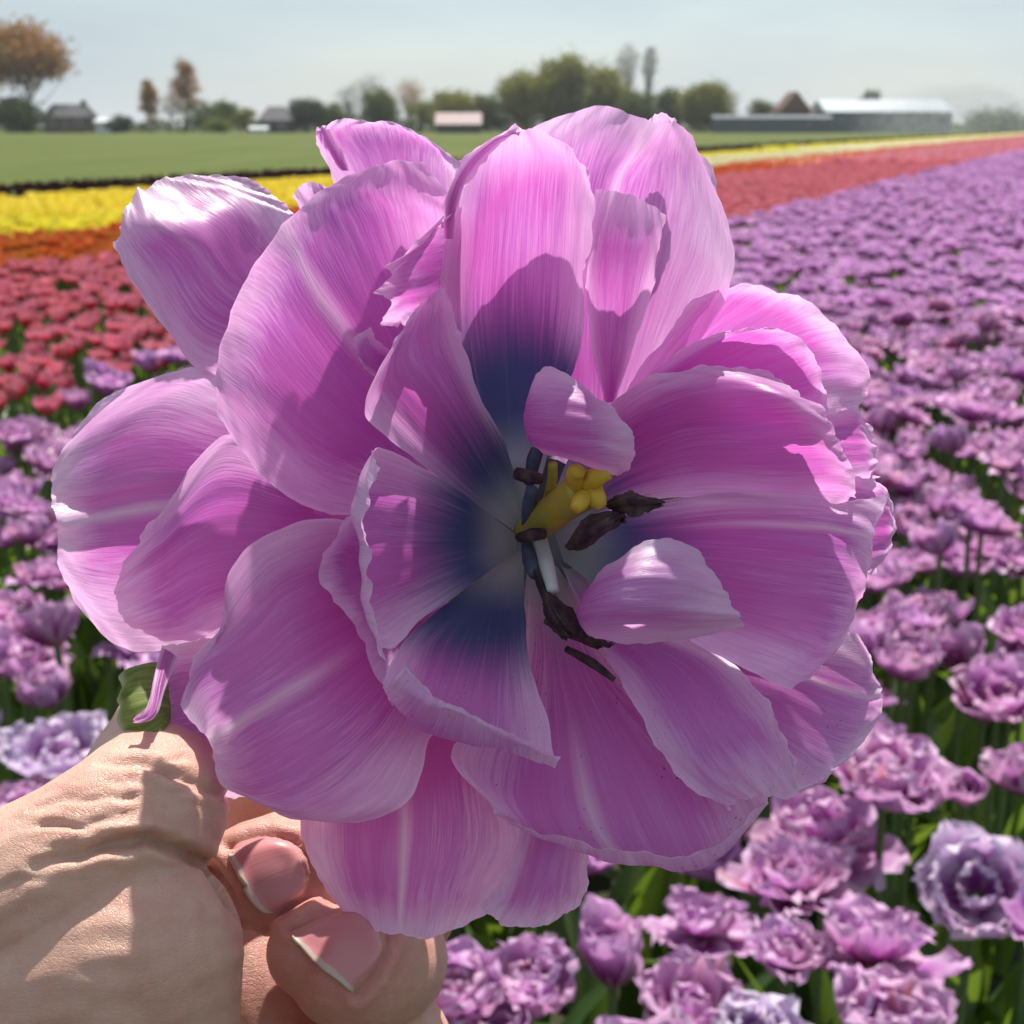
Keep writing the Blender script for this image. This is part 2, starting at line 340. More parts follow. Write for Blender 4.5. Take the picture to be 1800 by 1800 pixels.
petal([[(955,905,25),(962,908,26),(970,915,26),(980,920,26),(990,928,25)],
       [(1030,755,15),(1060,785,17),(1078,820,18),(1090,855,18),(1092,890,17)],
       [(1120,675,8),(1160,715,9),(1190,765,11),(1215,820,12),(1235,872,12)],
       [(1207,640,8),(1265,688,2),(1315,755,4),(1350,820,7),(1375,876,8)],
       [(1285,644,7),(1360,686,-2),(1415,750,-1),(1450,815,2),(1470,880,5)],
       [(1350,650,9),(1415,698,3),(1468,765,1),(1500,830,2),(1503,875,5)]], blue=.25, ruf=.9, pale=-.02)
petal([[(970,930,26),(975,940,26),(980,955,26),(985,970,26),(990,985,26)],
       [(1110,890,15),(1120,930,17),(1120,970,19),(1110,1020,19),(1090,1060,18)],
       [(1270,866,9),(1290,915,10),(1290,985,12),(1270,1060,13),(1230,1135,13)],
       [(1410,870,6),(1430,920,5),(1430,1000,6),(1405,1090,8),(1330,1185,9)],
       [(1505,880,5),(1510,935,3),(1500,1010,3),(1470,1110,5),(1385,1212,7)],
       [(1562,868,6),(1535,945,3),(1523,1025,3),(1495,1095,5),(1425,1195,7)]], blue=.30, rib=1, rib_u=.27, ruf=.6, pale=-.02)
petal([[(985,990,26),(990,997,26),(1000,1000,26),(1008,998,26),(1015,990,26)],
       [(1040,1110,17),(1060,1108,17),(1080,1105,17),(1100,1098,17),(1125,1085,18)],
       [(1090,1190,10),(1135,1185,10),(1180,1175,10),(1225,1165,11),(1270,1155,13)],
       [(1145,1300,4),(1200,1285,3),(1250,1270,3),(1300,1250,4),(1345,1225,7)],
       [(1205,1375,2),(1250,1360,1),(1300,1335,1),(1345,1310,2),(1375,1285,5)],
       [(1283,1426,2),(1305,1404,2),(1350,1402,1),(1402,1392,2),(1396,1333,4)]], pale=-.06, speck=.7, ruf=.7, jag=.6, blue=.12)
petal([[(930,985,27),(942,990,27),(955,995,27),(968,995,27),(980,995,27)],
       [(905,1150,18),(950,1160,19),(985,1165,19),(1030,1160,19),(1080,1150,20)],
       [(830,1270,10),(930,1290,11),(1020,1300,11),(1110,1280,12),(1200,1260,13)],
       [(793,1330,4),(920,1400,4),(1050,1420,4),(1180,1390,6),(1310,1330,9)],
       [(845,1400,3),(955,1465,1),(1085,1492,-1),(1225,1482,0),(1345,1395,6)],
       [(868,1425,3),(980,1486,-1),(1120,1523,-4),(1240,1520,-3),(1352,1415,5)],
       [(885,1432,1),(990,1474,-4),(1112,1498,-6),(1228,1496,-5),(1348,1416,3)]], rib=.8, rib_u=.48, crease=.3, speck=1, ruf=.45, blue=.14, pale=-.02)
petal([[(912,938,24),(918,933,25),(920,928,25),(924,922,25),(928,918,24)],
       [(800,860,10),(825,835,13),(848,812,14),(868,792,15),(886,775,15)],
       [(690,775,1),(735,730,4),(775,700,6),(808,685,8),(836,682,10)],
       [(645,715,-3),(685,660,-1),(725,625,1),(768,605,4),(806,588,7)],
       [(688,617,-2),(710,585,0),(735,558,2),(765,545,4),(794,542,6)],
       [(716,563,0),(738,535,2),(758,516,4),(772,507,5),(783,505,6)]], blue=.32, pale=.02, ruf=.5)
petal([[(900,965,26),(908,968,26),(914,970,26),(918,972,26),(922,975,26)],
       [(800,1050,12),(832,1058,13),(862,1064,14),(892,1066,15),(921,1060,14)],
       [(720,1115,3),(780,1132,4),(840,1142,5),(890,1148,6),(932,1165,6)],
       [(690,1165,-3),(755,1205,-3),(820,1225,-2),(890,1255,-1),(962,1270,1)],
       [(672,1205,-6),(722,1270,-6),(800,1307,-6),(885,1314,-5),(972,1353,-2)],
       [(690,1200,-9),(745,1240,-10),(810,1262,-10),(882,1292,-8),(982,1340,-4)],
       [(714,1172,-9),(762,1222,-10),(815,1248,-10),(880,1284,-8),(988,1328,-3)]], blue=.42, pale=.0, speck=.8, ruf=.4)
petal([[(910,942,25),(909,948,26),(908,955,26),(909,962,26),(910,968,25)],
       [(810,865,8),(815,910,11),(815,950,12),(815,985,12),(830,1025,11)],
       [(725,812,0),(718,880,3),(715,950,4),(715,1020,4),(735,1095,3)],
       [(660,785,-5),(640,870,-4),(640,950,-3),(655,1040,-3),(690,1140,-4)],
       [(656,800,-7),(622,885,-7),(626,960,-6),(640,1050,-6),(660,1140,-7)],
       [(668,822,-9),(645,895,-9),(645,965,-8),(655,1050,-8),(680,1165,-8)]], blue=.36, pale=.06, ruf=.5)
# small curled petaloids in the heart
petal([[(985,800,13),(975,795,13),(965,785,13),(960,770,13)][::-1],
       [(937,676,4),(921,728,3),(927,770,3),(955,797,4)],
       [(958,645,2),(962,720,-3),(985,778,-3),(1012,814,1)],
       [(1000,660,0),(1035,722,-4),(1058,780,-4),(1068,832,0)],
       [(1030,685,2),(1082,724,0),(1119,782,0),(1092,836,2)]], pale=.12, ruf=.25, res=40)
petal([[(1060,1050,16),(1050,1080,16),(1050,1100,16),(1070,1110,16)],
       [(1052,1008,4),(1020,1055,3),(1016,1090,3),(1035,1118,5)],
       [(1110,966,-1),(1090,1020,-5),(1090,1080,-5),(1100,1128,0)],
       [(1170,946,0),(1190,1010,-4),(1190,1080,-4),(1200,1126,0)],
       [(1225,968,2),(1272,1030,0),(1296,1082,0),(1310,1102,2)]], pale=.28, ruf=.25, res=40, jag=.35)
# pistil, stamens
def hero_part(name, pts, rad, mat, ns=10, sub=6):
    P = np.array(pts, float); P = cw_np(P); t = np.linspace(0, len(P) - 1, (len(P) - 1) * sub + 1)
    v, f = tube(catmull(P, t), np.interp(t, range(len(rad)), rad) / 1000.0, ns)
    return mesh_obj(name, v - BN, f, mat, held)
M_PIST = simple('pistil_yellow', (0.60, 0.44, 0.05), (0.46, 0.40, 0.08), 300, 0.5, 0.15, bump=.1)
M_STIG = simple('stigma_yellow', (0.75, 0.52, 0.06), (0.66, 0.40, 0.06), 400, 0.6, 0.2, bump=.2)
M_FIL = simple('filament', (0.42, 0.45, 0.40), (0.05, 0.06, 0.12), 90, 0.5)
M_WHITE = simple('filament_white', (0.60, 0.62, 0.58), None, rough=.5)
M_ANTH = simple('anther', (0.030, 0.012, 0.026), (0.11, 0.065, 0.06), 450, 0.8, bump=.6)
M_BLUE = simple('filament_blue', (0.03, 0.035, 0.08), (0.10, 0.12, 0.18), 120, 0.5)
def receptacle():
    v = []; f = []; n_ = 20
    for i, (rr, dd) in enumerate(((0.2, 31), (5, 30.5), (9, 28.5), (12, 27))):
        for k in range(n_): a = 6.283 * k / n_; v.append(np.array(cw(935 + rr * 12 * math.cos(a), 945 + rr * 12 * math.sin(a), dd)) - BN)
        if i: f += [[(i-1)*n_+k, (i-1)*n_+(k+1)%n_, i*n_+(k+1)%n_, i*n_+k] for k in range(n_)]
    mesh_obj('receptacle', v, f, simple('receptacle', (0.10, 0.14, 0.15), (0.16, 0.20, 0.17), 200), held)
receptacle()
hero_part('pistil', [(925,935,22),(960,910,15),(1000,880,8),(1030,858,4)], [2.0,2.6,2.6,2.9], M_PIST, 14)
for a, b, c, r in (((1015,860,5),(1012,835,2),(1018,828,0),1.5),((1030,850,4),(1050,838,1),(1072,832,0),1.4),((1030,870,4),(1018,885,0),(1010,896,-1),1.2),((1040,860,4),(1050,880,2),(1058,892,2),1.4)):
    hero_part('stigma', [a, b, c], [r*1.1, r, r*.6], M_STIG, 10)
hero_part('filament', [(945,930,22),(968,860,14),(972,815,11)], [.7,.8,.7], M_PIST)
hero_part('filament', [(948,945,20),(960,990,13),(972,1040,8)], [1.1,1.15,.9], M_WHITE)
hero_part('filament', [(925,935,20),(930,890,14),(935,860,11)], [.8,1.1,.9], M_BLUE)
hero_part('filament', [(930,850,14),(938,810,12),(945,790,12)], [.8,1.1,1.0], M_BLUE)
hero_part('filament', [(925,955,20),(932,985,15),(940,1010,12)], [.8,1.2,.9], M_BLUE)
hero_part('anther', [(908,832,8),(930,838,7),(950,842,8)], [.9,1.1,.8], M_ANTH)
hero_part('anther', [(912,945,12),(935,940,10),(956,938,11)], [.7,1.0,.8], M_ANTH)
def anther_leaf(rows): 
    o = petal(rows, name='anther', mat=M_ANTH, ruf=.5, jag=.4, res=24); return o
anther_leaf([[(1060,885,6),(1065,890,5),(1070,895,6)],[(1100,865,3),(1110,880,1),(1105,905,3)],[(1165,880,3),(1168,884,3),(1165,888,3)]])
anther_leaf([[(992,960,8),(996,965,6),(1000,968,8)],[(1025,915,4),(1040,935,1),(1035,962,4)],[(1075,895,4),(1088,905,2),(1094,918,4)],[(1094,908,4),(1096,912,4),(1097,916,4)]])
anther_leaf([[(935,1000,12),(940,1000,11),(945,1000,12)],[(950,1050,9),(965,1055,6),(980,1050,9)],[(975,1105,8),(995,1100,4),(1015,1080,8)],[(1020,1125,9),(1040,1130,7),(1075,1128,9)],[(1050,1138,10),(1070,1136,9),(1078,1130,10)]])
anther_leaf([[(955,1045,9),(965,1040,8),(975,1045,9)],[(955,1085,8),(975,1085,5),(1000,1075,8)],[(985,1125,8),(1000,1120,6),(1020,1105,8)]])
hero_part('filament', [(995,1140,12),(1040,1165,10),(1080,1195,9)], [.5,.7,.4], M_ANTH)
# stem, green bract and the little curled tendril
M_STEM = simple('stem_green', (0.10, 0.16, 0.05), (0.14, 0.20, 0.07), 80, 0.5, 0.1)
hero_part('stem', [(905,965,34),(820,1050,46),(640,1200,52),(430,1340,40),(330,1440,24),(300,1560,24),(250,1900,26)], [4,3.4,3.1,3.1,3.2,3.2], M_STEM, 12)
def bract_mat():
    s = NT('green_bract'); uvn = s.n('ShaderNodeSeparateXYZ', {0: s.n('ShaderNodeTexCoord').outputs['UV']}); u, v = uvn.outputs[0], uvn.outputs[1]
    st = s.noise(s.xyz(s.math('MULTIPLY', u, 22.0), s.math('MULTIPLY', v, 2.0)), 1.0, 3)
    c = s.mix(s.map(st, .3, .7), (0.13, 0.20, 0.045), (0.30, 0.36, 0.10)); c = s.mix(s.map(v, .85, 1.0), c, (0.45, 0.50, 0.30))
    return s.out(leafy(s, c, .6, .4, spec=.25))
petal([[(300,1195,10),(308,1230,8),(305,1260,6),(300,1290,4)],[(285,1165,7),(277,1210,3),(285,1255,1),(288,1300,-1)],[(245,1168,5),(228,1215,1),(248,1270,-1),(275,1314,-2)],[(214,1188,6),(206,1235,3),(213,1275,1),(264,1318,-1)]],
      name='bract', mat=bract_mat(), res=36, ruf=.15, jag=.1)
petal([[(284,1138,6),(298,1145,5),(312,1155,6)],[(270,1190,0),(282,1200,-1),(294,1205,0)],[(258,1245,-4),(266,1253,-5),(272,1260,-4)],[(234,1266,-5),(236,1268,-5),(238,1271,-5)]], res=24, ruf=.1, pale=.0, jag=0)
# ================================================================== the hand
def skin_mat():
    s = NT('skin'); ob = s.n('ShaderNodeTexCoord').outputs['Object']
    at = s.n('ShaderNodeAttribute', attribute_type='GEOMETRY', attribute_name='pink').outputs['Fac']
    n1 = s.noise(ob, 120.0, 4, .6); n2 = s.noise(ob, 600.0, 4, .6)
    c = s.mix(s.map(n1, .3, .7), (0.68, 0.42, 0.32), (0.62, 0.33, 0.25))
    c = s.mix(s.math('MULTIPLY', at, .9), c, (0.58, 0.22, 0.19))
    c = s.mix(s.math('MULTIPLY', s.map(n2, .5, .75), .22), c, (0.76, 0.53, 0.43))
    mp = s.n('ShaderNodeMapping', {0: ob, 'Rotation': (0.3, 0.5, 0.4), 'Scale': (1.0, 1.0, 2.0)})
    dn = s.n('ShaderNodeVectorMath', {0: mp, 1: s.n('ShaderNodeVectorMath', {0: s.n('ShaderNodeTexNoise', {'Vector': ob, 'Scale': 300.0}).outputs['Color'], 1: (0.0022, 0.0022, 0.0022)}, operation='MULTIPLY')}, operation='ADD')
    vo = s.n('ShaderNodeTexVoronoi', {'Vector': dn, 'Scale': 1150.0}, feature='DISTANCE_TO_EDGE').outputs['Distance']
    vo2 = s.n('ShaderNodeTexVoronoi', {'Vector': dn, 'Scale': 2600.0}, feature='DISTANCE_TO_EDGE').outputs['Distance']
    wv = s.n('ShaderNodeTexNoise', {'Vector': s.n('ShaderNodeMapping', {0: ob, 'Rotation': (0.2, 0.25, 0.0), 'Scale': (60.0, 300.0, 620.0)}), 'Scale': 1.0, 'Detail': 4.0, 'Roughness': 0.6}).outputs[0]
    hgt = s.math('ADD', s.math('MULTIPLY', s.map(vo, 0, .10), .38), s.math('ADD', s.math('MULTIPLY', s.map(vo2, 0, .2), .2), s.math('MULTIPLY', wv, 1.5)))
    b = s.n('ShaderNodeBump', {'Strength': 0.45, 'Distance': 0.00032, 'Height': hgt}).outputs[0]
    p = s.n('ShaderNodeBsdfPrincipled', {'Base Color': c, 'Roughness': s.map(n2, .3, .7, .34, .52), 'Specular IOR Level': 0.5, 'Normal': b,
        'Subsurface Weight': 0.35, 'Subsurface Radius': (1.0, 0.35, 0.2), 'Subsurface Scale': 0.0025})
    return s.out(p)
M_SKIN = skin_mat()
chains = [  # (px, py, depth mm, radius mm)
    [(298,1245,21,7.0),(284,1308,17,8.4),(270,1368,9,9.8),(256,1428,-1,10.9),(150,1512,-7,11.2),(0,1606,-8,12.6),(-160,1690,-4,15)],          # thumb, bent at the knuckle
    [(236,1682,-8,14.0),(100,1720,-7,15.5),(-60,1760,-5,17.5),(-200,1820,-2,20)],                                                          # fleshy base of the thumb
    [(236,1700,-8,14.0),(212,1850,-6,14.5),(120,2000,0,17)],
    [(415,1556,23,7.0),(440,1546,23,8.6),(500,1533,24.5,9.3),(580,1506,30,9.0),(690,1480,38,8.8),(740,1530,56,9.2),(640,1700,76,10),(420,1850,72,12)],    # index
    [(552,1672,16,7.0),(580,1684,16,8.6),(625,1700,16,9.4),(668,1698,22,9.3),(684,1690,38,9.4),(650,1760,64,9.8),(440,1900,66,12)],                  # middle
    [(630,1868,20,6.8),(650,1866,20,8.2),(682,1858,24,8.8),(695,1840,40,9.2),(640,1880,60,9.8),(430,1980,62,12)],                                     # ring
    [(580,1985,20,6.0),(620,1985,20,7.4),(680,1965,26,7.8),(690,1960,42,8.0),(620,1990,58,9),(420,2050,58,12)],                                       # little finger
    [(370,1610,48,8),(425,1690,42,10),(455,1790,40,12),(440,1950,42,14)],
    [(470,1180,66,9),(440,1300,74,11),(450,1420,80,13),(490,1560,84,14),(520,1750,84,14),(450,1950,75,14)],                                                                            # back of the hand
    [(420,1850,66,14),(300,1900,45,18),(150,1900,25,20),(-60,1850,14,22),(-300,1950,20,26)],                                                         # palm
    [(430,2020,60,15),(250,2050,45,19),(0,2050,30,24),(-300,2050,26,28),(-600,2200,30,30)],                                       # heel of the hand and wrist
]
hv = []; hf = []
for ch in chains:
    A = np.array(ch, float); t = np.linspace(0, len(A) - 1, (len(A) - 1) * 7 + 1)
    P = catmull(cw_np(A[:, :3]), t); rr = np.interp(t, range(len(A)), A[:, 3]) / 1000
    # rounded ends
    for end in (0,):
        T = P[0] - P[1]; T /= np.linalg.norm(T); r0 = rr[0]
        ex = [(P[0] + T * r0 * k, r0 * math.sqrt(max(1 - k * k, 1e-4))) for k in (0.97, 0.85, 0.65, 0.4)]
        P = np.concatenate([np.array([e[0] for e in ex]), P]); rr = np.concatenate([[e[1] for e in ex], rr])
    v, f = tube(P, rr, 20); o0 = sum(len(q) for q in hv); hv.append(v); hf += [[i + o0 for i in q] for q in f]
tmp = mesh_obj('tmp_hand', np.concatenate(hv), hf, None)
m = tmp.modifiers.new('r', 'REMESH'); m.mode = 'VOXEL'; m.voxel_size = 0.00056
m = tmp.modifiers.new('s', 'SMOOTH'); m.factor = 0.5; m.iterations = 5
dg = bpy.context.evaluated_depsgraph_get(); ev = tmp.evaluated_get(dg); me = bpy.data.meshes.new_from_object(ev)
bpy.data.objects.remove(tmp)
n = len(me.vertices); V = np.empty(n * 3); me.vertices.foreach_get('co', V); V = V.reshape(-1, 3)
NR = np.empty(n * 3); me.vertices.foreach_get('normal', NR); NR = NR.reshape(-1, 3)
px, py, D = proj(V); vis = ((V - np.array([0, 0, CAMH])) * NR).sum(1) < 0
def seg_dist(x, y, pts):
    d = np.full(len(x), 1e9)
    for (ax, ay), (bx, by) in zip(pts[:-1], pts[1:]):
        L = (bx - ax) ** 2 + (by - ay) ** 2; t = np.clip(((x - ax) * (bx - ax) + (y - ay) * (by - ay)) / L, 0, 1)
        d = np.minimum(d, np.hypot(x - ax - t * (bx - ax), y - ay - t * (by - ay)))
    return d
near_thumb = vis & (px < 430) & (D < 0.205)
disp = np.zeros(n)
def seg_t(x, y, pts):
    d = np.full(len(x), 1e9); tt_ = np.zeros(len(x)); n_ = len(pts) - 1
    for k, ((ax, ay), (bx, by)) in enumerate(zip(pts[:-1], pts[1:])):
        L = (bx - ax) ** 2 + (by - ay) ** 2; t = np.clip(((x - ax) * (bx - ax) + (y - ay) * (by - ay)) / L, 0, 1)
        q = np.hypot(x - ax - t * (bx - ax), y - ay - t * (by - ay)); m_ = q < d; d[m_] = q[m_]; tt_[m_] = (k + t[m_]) / n_
    return d, tt_
FOLDS = [([(175,1345),(235,1338),(290,1352),(345,1378),(415,1402)], 1.0, 8), ([(60,1520),(150,1496),(215,1480),(265,1478),(320,1494),(365,1522),(400,1570),(425,1620)], 2.6, 12)]
rf_ = random.Random(3)
for k in range(34):         # fine knuckle creases running across the thumb
    x0 = rf_.uniform(-20, 300); y0 = 1300 + (300 - x0) * .42 + rf_.uniform(0, 150); L_ = rf_.uniform(60, 190); sl = rf_.uniform(-.05, .28) - .0009 * (200 - x0)
    FOLDS.append(([(x0 + L_ * q, y0 + L_ * q * sl + 6 * math.sin(q * 6 + k)) for q in (0, .25, .5, .75, 1)], rf_.uniform(.12, .34), rf_.uniform(5, 8)))
for pts, dep, wd in FOLDS:
    dd, tq = seg_t(px, py + 2.5 * np.sin(px / 13.0), pts); tp_ = np.sin(np.pi * np.clip(tq, .02, .98)) ** .6
    disp -= near_thumb * tp_ * dep * np.exp(-(dd / wd) ** 2); disp += near_thumb * tp_ * dep * .25 * np.exp(-((dd - 2.0 * wd) / (1.1 * wd)) ** 2)
low = near_thumb & (py > 1480)
disp += low * (0.10 * np.sin((py + px * .18) / 9.0 + 2 * np.sin(px / 60)) * (0.5 + .5 * np.sin(px / 35 + py / 50)))
for pts in ([(400,1490),(440,1474),(480,1468),(520,1480),(544,1505),(552,1548),(538,1580),(496,1608)], [(512,1632),(560,1606),(612,1594),(655,1602),(682,1630),(684,1665),(660,1715),(628,1750)]):
    dd = seg_dist(px, py, pts); fm = vis & (D > .185)
    disp -= fm * .75 * np.exp(-(dd / 6) ** 2); disp += fm * .55 * np.exp(-((dd - 17) / 11) ** 2)
disp += 0.06 * wob(px / 60, 5, 4) * wob(py / 60, 9, 4)
V = V + NR * (disp / 1000.0)[:, None]
HB = np.array(cw(-300, 2050, 30)); 
me.vertices.foreach_set('co', (V - HB).ravel())
pink = np.clip(np.maximum(np.exp(-(np.hypot(px - 480, py - 1560) / 130) ** 2), np.exp(-(np.hypot(px - 590, py - 1690) / 150) ** 2)) * 1.1 * (D > .185), 0, 1)
pink = np.maximum(pink, .5 * np.exp(-((px - 425) / 25) ** 2) * (py > 1450) * (D < .185)); pink = np.maximum(pink, .35 * (py < 1480) * np.exp(-((px - 390) / 60) ** 2))
at = me.attributes.new('pink', 'FLOAT', 'POINT'); at.data.foreach_set('value', pink.astype(np.float32))
me.polygons.foreach_set('use_smooth', [True] * len(me.polygons)); me.materials.clear(); me.materials.append(M_SKIN); me.update()
hand = bpy.data.objects.new('hand', me); COL.objects.link(hand); hand.location = HB
tag(hand, 'bare hand gripping the flower stem, creased thumb and pink fingertips showing', 'hand')
bvh = BVHTree.FromPolygons([Vector(p) for p in V], [list(p.vertices) for p in me.polygons])
def nail_mat():
    s = NT('nail'); uvn = s.n('ShaderNodeSeparateXYZ', {0: s.n('ShaderNodeTexCoord').outputs['UV']}); u, v = uvn.outputs[0], uvn.outputs[1]
    nz = s.noise(s.xyz(s.math('MULTIPLY', u, 9.0), s.math('MULTIPLY', v, 6.0)), 1.0, 3)
    vv = s.math('ADD', v, s.math('MULTIPLY', s.math('SUBTRACT', nz, .5), .10))
    c = s.mix(s.map(vv, 0.0, .30), (0.66, 0.33, 0.31), (0.60, 0.24, 0.25)); c = s.mix(s.map(vv, .86, .90), c, (0.55, 0.43, 0.35))
    st = s.noise(s.xyz(s.math('MULTIPLY', u, 40.0), v), 1.0, 2)
    b = s.n('ShaderNodeBump', {'Strength': .12, 'Distance': .0003, 'Height': st}).outputs[0]
    return s.out(s.n('ShaderNodeBsdfPrincipled', {'Base Color': c, 'Roughness': 0.36, 'Specular IOR Level': .5, 'Normal': b, 'Subsurface Weight': .15, 'Subsurface Radius': (1, .4, .3), 'Subsurface Scale': .001}))
M_NAIL = nail_mat()
def nail(rows, res=24):
    C = np.array(rows, float); t = np.linspace(0, len(C) - 1, res); tu = np.linspace(0, C.shape[1] - 1, res)
    A = catmull(C, t); G = np.stack([catmull(A[k], tu) for k in range(res)]); o = Vector((0, 0, CAMH)); P = []
    last = None
    for k in range(res):
        for j in range(res):
            d = (unproj(G[k, j, 0], G[k, j, 1], 1.0) - o).normalized(); h, nn, _, _ = bvh.ray_cast(o, d)
            if h is None: h, nn = last
            last = (h, nn); uu = 2 * j / (res - 1) - 1; vv = k / (res - 1)
            edge = max(abs(uu) ** 6, (1 - vv) ** 8)
            P.append(np.array(h) + np.array(nn) * (0.00055 * (1 - edge) + 0.0006 * max(0, vv - .8) * 5 * (1 - abs(uu) ** 4) - .0003 * edge))
    P = np.array(P).reshape(res, res, 3)
    for _ in range(4):      # even out
        Q = P.copy(); Q[1:-1, 1:-1] = (P[:-2, 1:-1] + P[2:, 1:-1] + P[1:-1, :-2] + P[1:-1, 2:]) / 4; P = Q
    U, W = np.meshgrid(np.linspace(0, 1, res), np.linspace(0, 1, res))
    ob = mesh_obj('nail', P.reshape(-1, 3) - HB, grid_faces(res, res), M_NAIL, hand, np.stack([U, W], -1).reshape(-1, 2))
    sm_ = ob.modifiers.new('t', 'SOLIDIFY'); sm_.thickness = 0.0006; sm_.offset = 0.3
    return ob
nail([[(512,1480),(532,1497),(543,1523),(544,1550),(532,1574)],[(470,1472),(490,1497),(505,1533),(512,1566),(509,1588)],[(425,1480),(443,1512),(459,1550),(474,1580),(488,1600)],[(400,1500),(415,1530),(434,1566),(456,1592),(478,1606)]])
nail([[(610,1602),(645,1608),(668,1625),(678,1652),(668,1685)],[(570,1612),(605,1630),(630,1655),(645,1685),(645,1715)],[(528,1630),(560,1655),(590,1680),(615,1705),(632,1730)],[(510,1642),(540,1675),(570,1700),(598,1722),(622,1746)]])
# ================================================================== the field
TOP = 0.50                          # height of the flower heads
RA = math.atan2(1950 - 900, F / math.cos(PITCH))           # bearing of the rows
E = np.array([math.sin(RA), math.cos(RA)]); NP_ = np.array([-math.cos(RA), math.sin(RA)])
def poff(px, py, z=TOP): h = ground_hit(px, py, z); return NP_[0] * h.x + NP_[1] * h.y
P_RED, P_ORA, P_YEL, P_MAR, P_FAR = poff(0, 688, .50), poff(0, 470, .46), poff(0, 408, .44), poff(0, 345, .42), poff(0, 322, .45)
print('beds', P_RED, P_ORA, P_YEL, P_MAR, P_FAR)
def ground_mat():
    s = NT('grass_field'); ob = s.n('ShaderNodeTexCoord').outputs['Object']
    n1 = s.noise(ob, 0.05, 5, .6); n2 = s.noise(ob, 2.2, 5, .65)
    mp = s.n('ShaderNodeMapping', {0: ob, 'Rotation': (0, 0, RA), 'Scale': (0.9, 0.02, 1)}); n3 = s.noise(mp, 1.0, 3)
    c = s.mix(s.map(n1, .3, .7), (0.080, 0.105, 0.020), (0.105, 0.122, 0.026)); c = s.mix(s.map(n2, .4, .8), c, (0.055, 0.080, 0.014)); c = s.mix(s.math('MULTIPLY', s.map(n3, .45, .6), .35), c, (0.14, 0.155, 0.045))
    return s.out(s.n('ShaderNodeBsdfPrincipled', {'Base Color': c, 'Roughness': .9, 'Specular IOR Level': .1}))
g = mesh_obj('ground', [(-3000, -600, 0), (3000, -600, 0), (3000, 5000, 0), (-3000, 5000, 0)], [[0, 1, 2, 3]], ground_mat(), smooth=False); tag(g, kind='structure')
def strip(name, p0, p1, s0, s1, z, mat):
    c = [E * s0 + NP_ * p0, E * s1 + NP_ * p0, E * s1 + NP_ * p1, E * s0 + NP_ * p1]
    o = mesh_obj(name, [(*q, z) for q in c], [[0, 1, 2, 3]], mat, smooth=False); tag(o, kind='structure'); return o
strip('soil', -9.0, P_FAR, -8, 320, 0.004, simple('bed_soil', (0.05, 0.038, 0.026), (0.03, 0.045, 0.015), 3.0, .95))
# --- tulip petals of the field flowers
def field_petal_mat(name, deep, mid, pale, warm, trans=.4, pedge=.5, var=.12):
    s = NT(name); uvn = s.n('ShaderNodeSeparateXYZ', {0: s.n('ShaderNodeTexCoord').outputs['UV']}); u, v = uvn.outputs[0], uvn.outputs[1]
    rnd = s.n('ShaderNodeObjectInfo').outputs['Random']; geo = s.n('ShaderNodeNewGeometry').outputs['Random Per Island']
    sd_ = s.math('ADD', s.math('MULTIPLY', rnd, 31.0), s.math('MULTIPLY', geo, 17.0))
    st = s.noise(s.xyz(s.math('MULTIPLY', u, 14.0), s.math('MULTIPLY', v, 1.5), sd_), 1.0, 3)
    au = s.math('ABSOLUTE', s.math('SUBTRACT', s.math('MULTIPLY', u, 2.0), 1.0))
    ed = s.math('MINIMUM', s.math('MULTIPLY', s.math('SUBTRACT', 1.0, au), .7), s.math('SUBTRACT', 1.0, v))
    pf = s.math('ADD', s.map(ed, 0, .60, pedge, 0), s.math('MULTIPLY', s.math('SUBTRACT', st, .5), .9), clamp=True)
    c = s.mix(s.map(v, .15, .8), deep, mid); c = s.mix(pf, c, pale)
    fl = s.math('MULTIPLY', s.map(au, .0, .22, 1, 0), s.map(sd_, 36.0, 40.0)); c = s.mix(s.math('MULTIPLY', fl, .7), c, warm)
    c = s.mix(s.map(v, .0, .16, .6, 0), c, warm)
    hs = s.n('ShaderNodeHueSaturation', {'Hue': s.map(rnd, 0, 1, .5 - var * .2, .5 + var * .2, False), 'Saturation': 1.0, 'Value': s.map(geo, 0, 1, 1 - var, 1 + var, False), 'Fac': 1.0, 'Color': c}).outputs[0]
    return s.out(leafy(s, hs, .45, trans, tcol=s.mix(.4, hs, hs, 'MULTIPLY'), spec=.35))
M_PUR = field_petal_mat('lilac_petal', (0.40, 0.035, 0.30), (0.52, 0.15, 0.50), (0.86, 0.62, 0.80), (0.66, 0.24, 0.20), pedge=.72, trans=.45)
M_PUR2 = field_petal_mat('bluish_lilac_petal', (0.34, 0.05, 0.34), (0.46, 0.18, 0.52), (0.83, 0.73, 0.86), (0.50, 0.15, 0.30), pedge=.9, trans=.45)
M_RED = field_petal_mat('red_petal', (0.56, 0.006, 0.045), (0.62, 0.022, 0.095), (0.87, 0.50, 0.57), (0.5, 0.05, 0.05), pedge=.62, trans=.42, var=.05)
M_ORA = field_petal_mat('orange_petal', (0.62, 0.12, 0.015), (0.62, 0.16, 0.03), (0.68, 0.26, 0.08), (0.6, .2, .02), pedge=.4, var=.08)
M_YEL = field_petal_mat('yellow_petal', (0.78, 0.64, 0.03), (0.88, 0.76, 0.05), (0.90, 0.84, 0.18), (0.6, .55, .05), pedge=.4, var=.05)
M_CRE = field_petal_mat('cream_petal', (0.74, 0.68, 0.34), (0.84, 0.80, 0.52), (0.88, 0.86, 0.68), (0.7, .6, .2), pedge=.4)
M_MAR = field_petal_mat('maroon_petal', (0.035, 0.008, 0.014), (0.055, 0.012, 0.022), (0.09, 0.03, 0.04), (.04, .01, .01), pedge=.3)
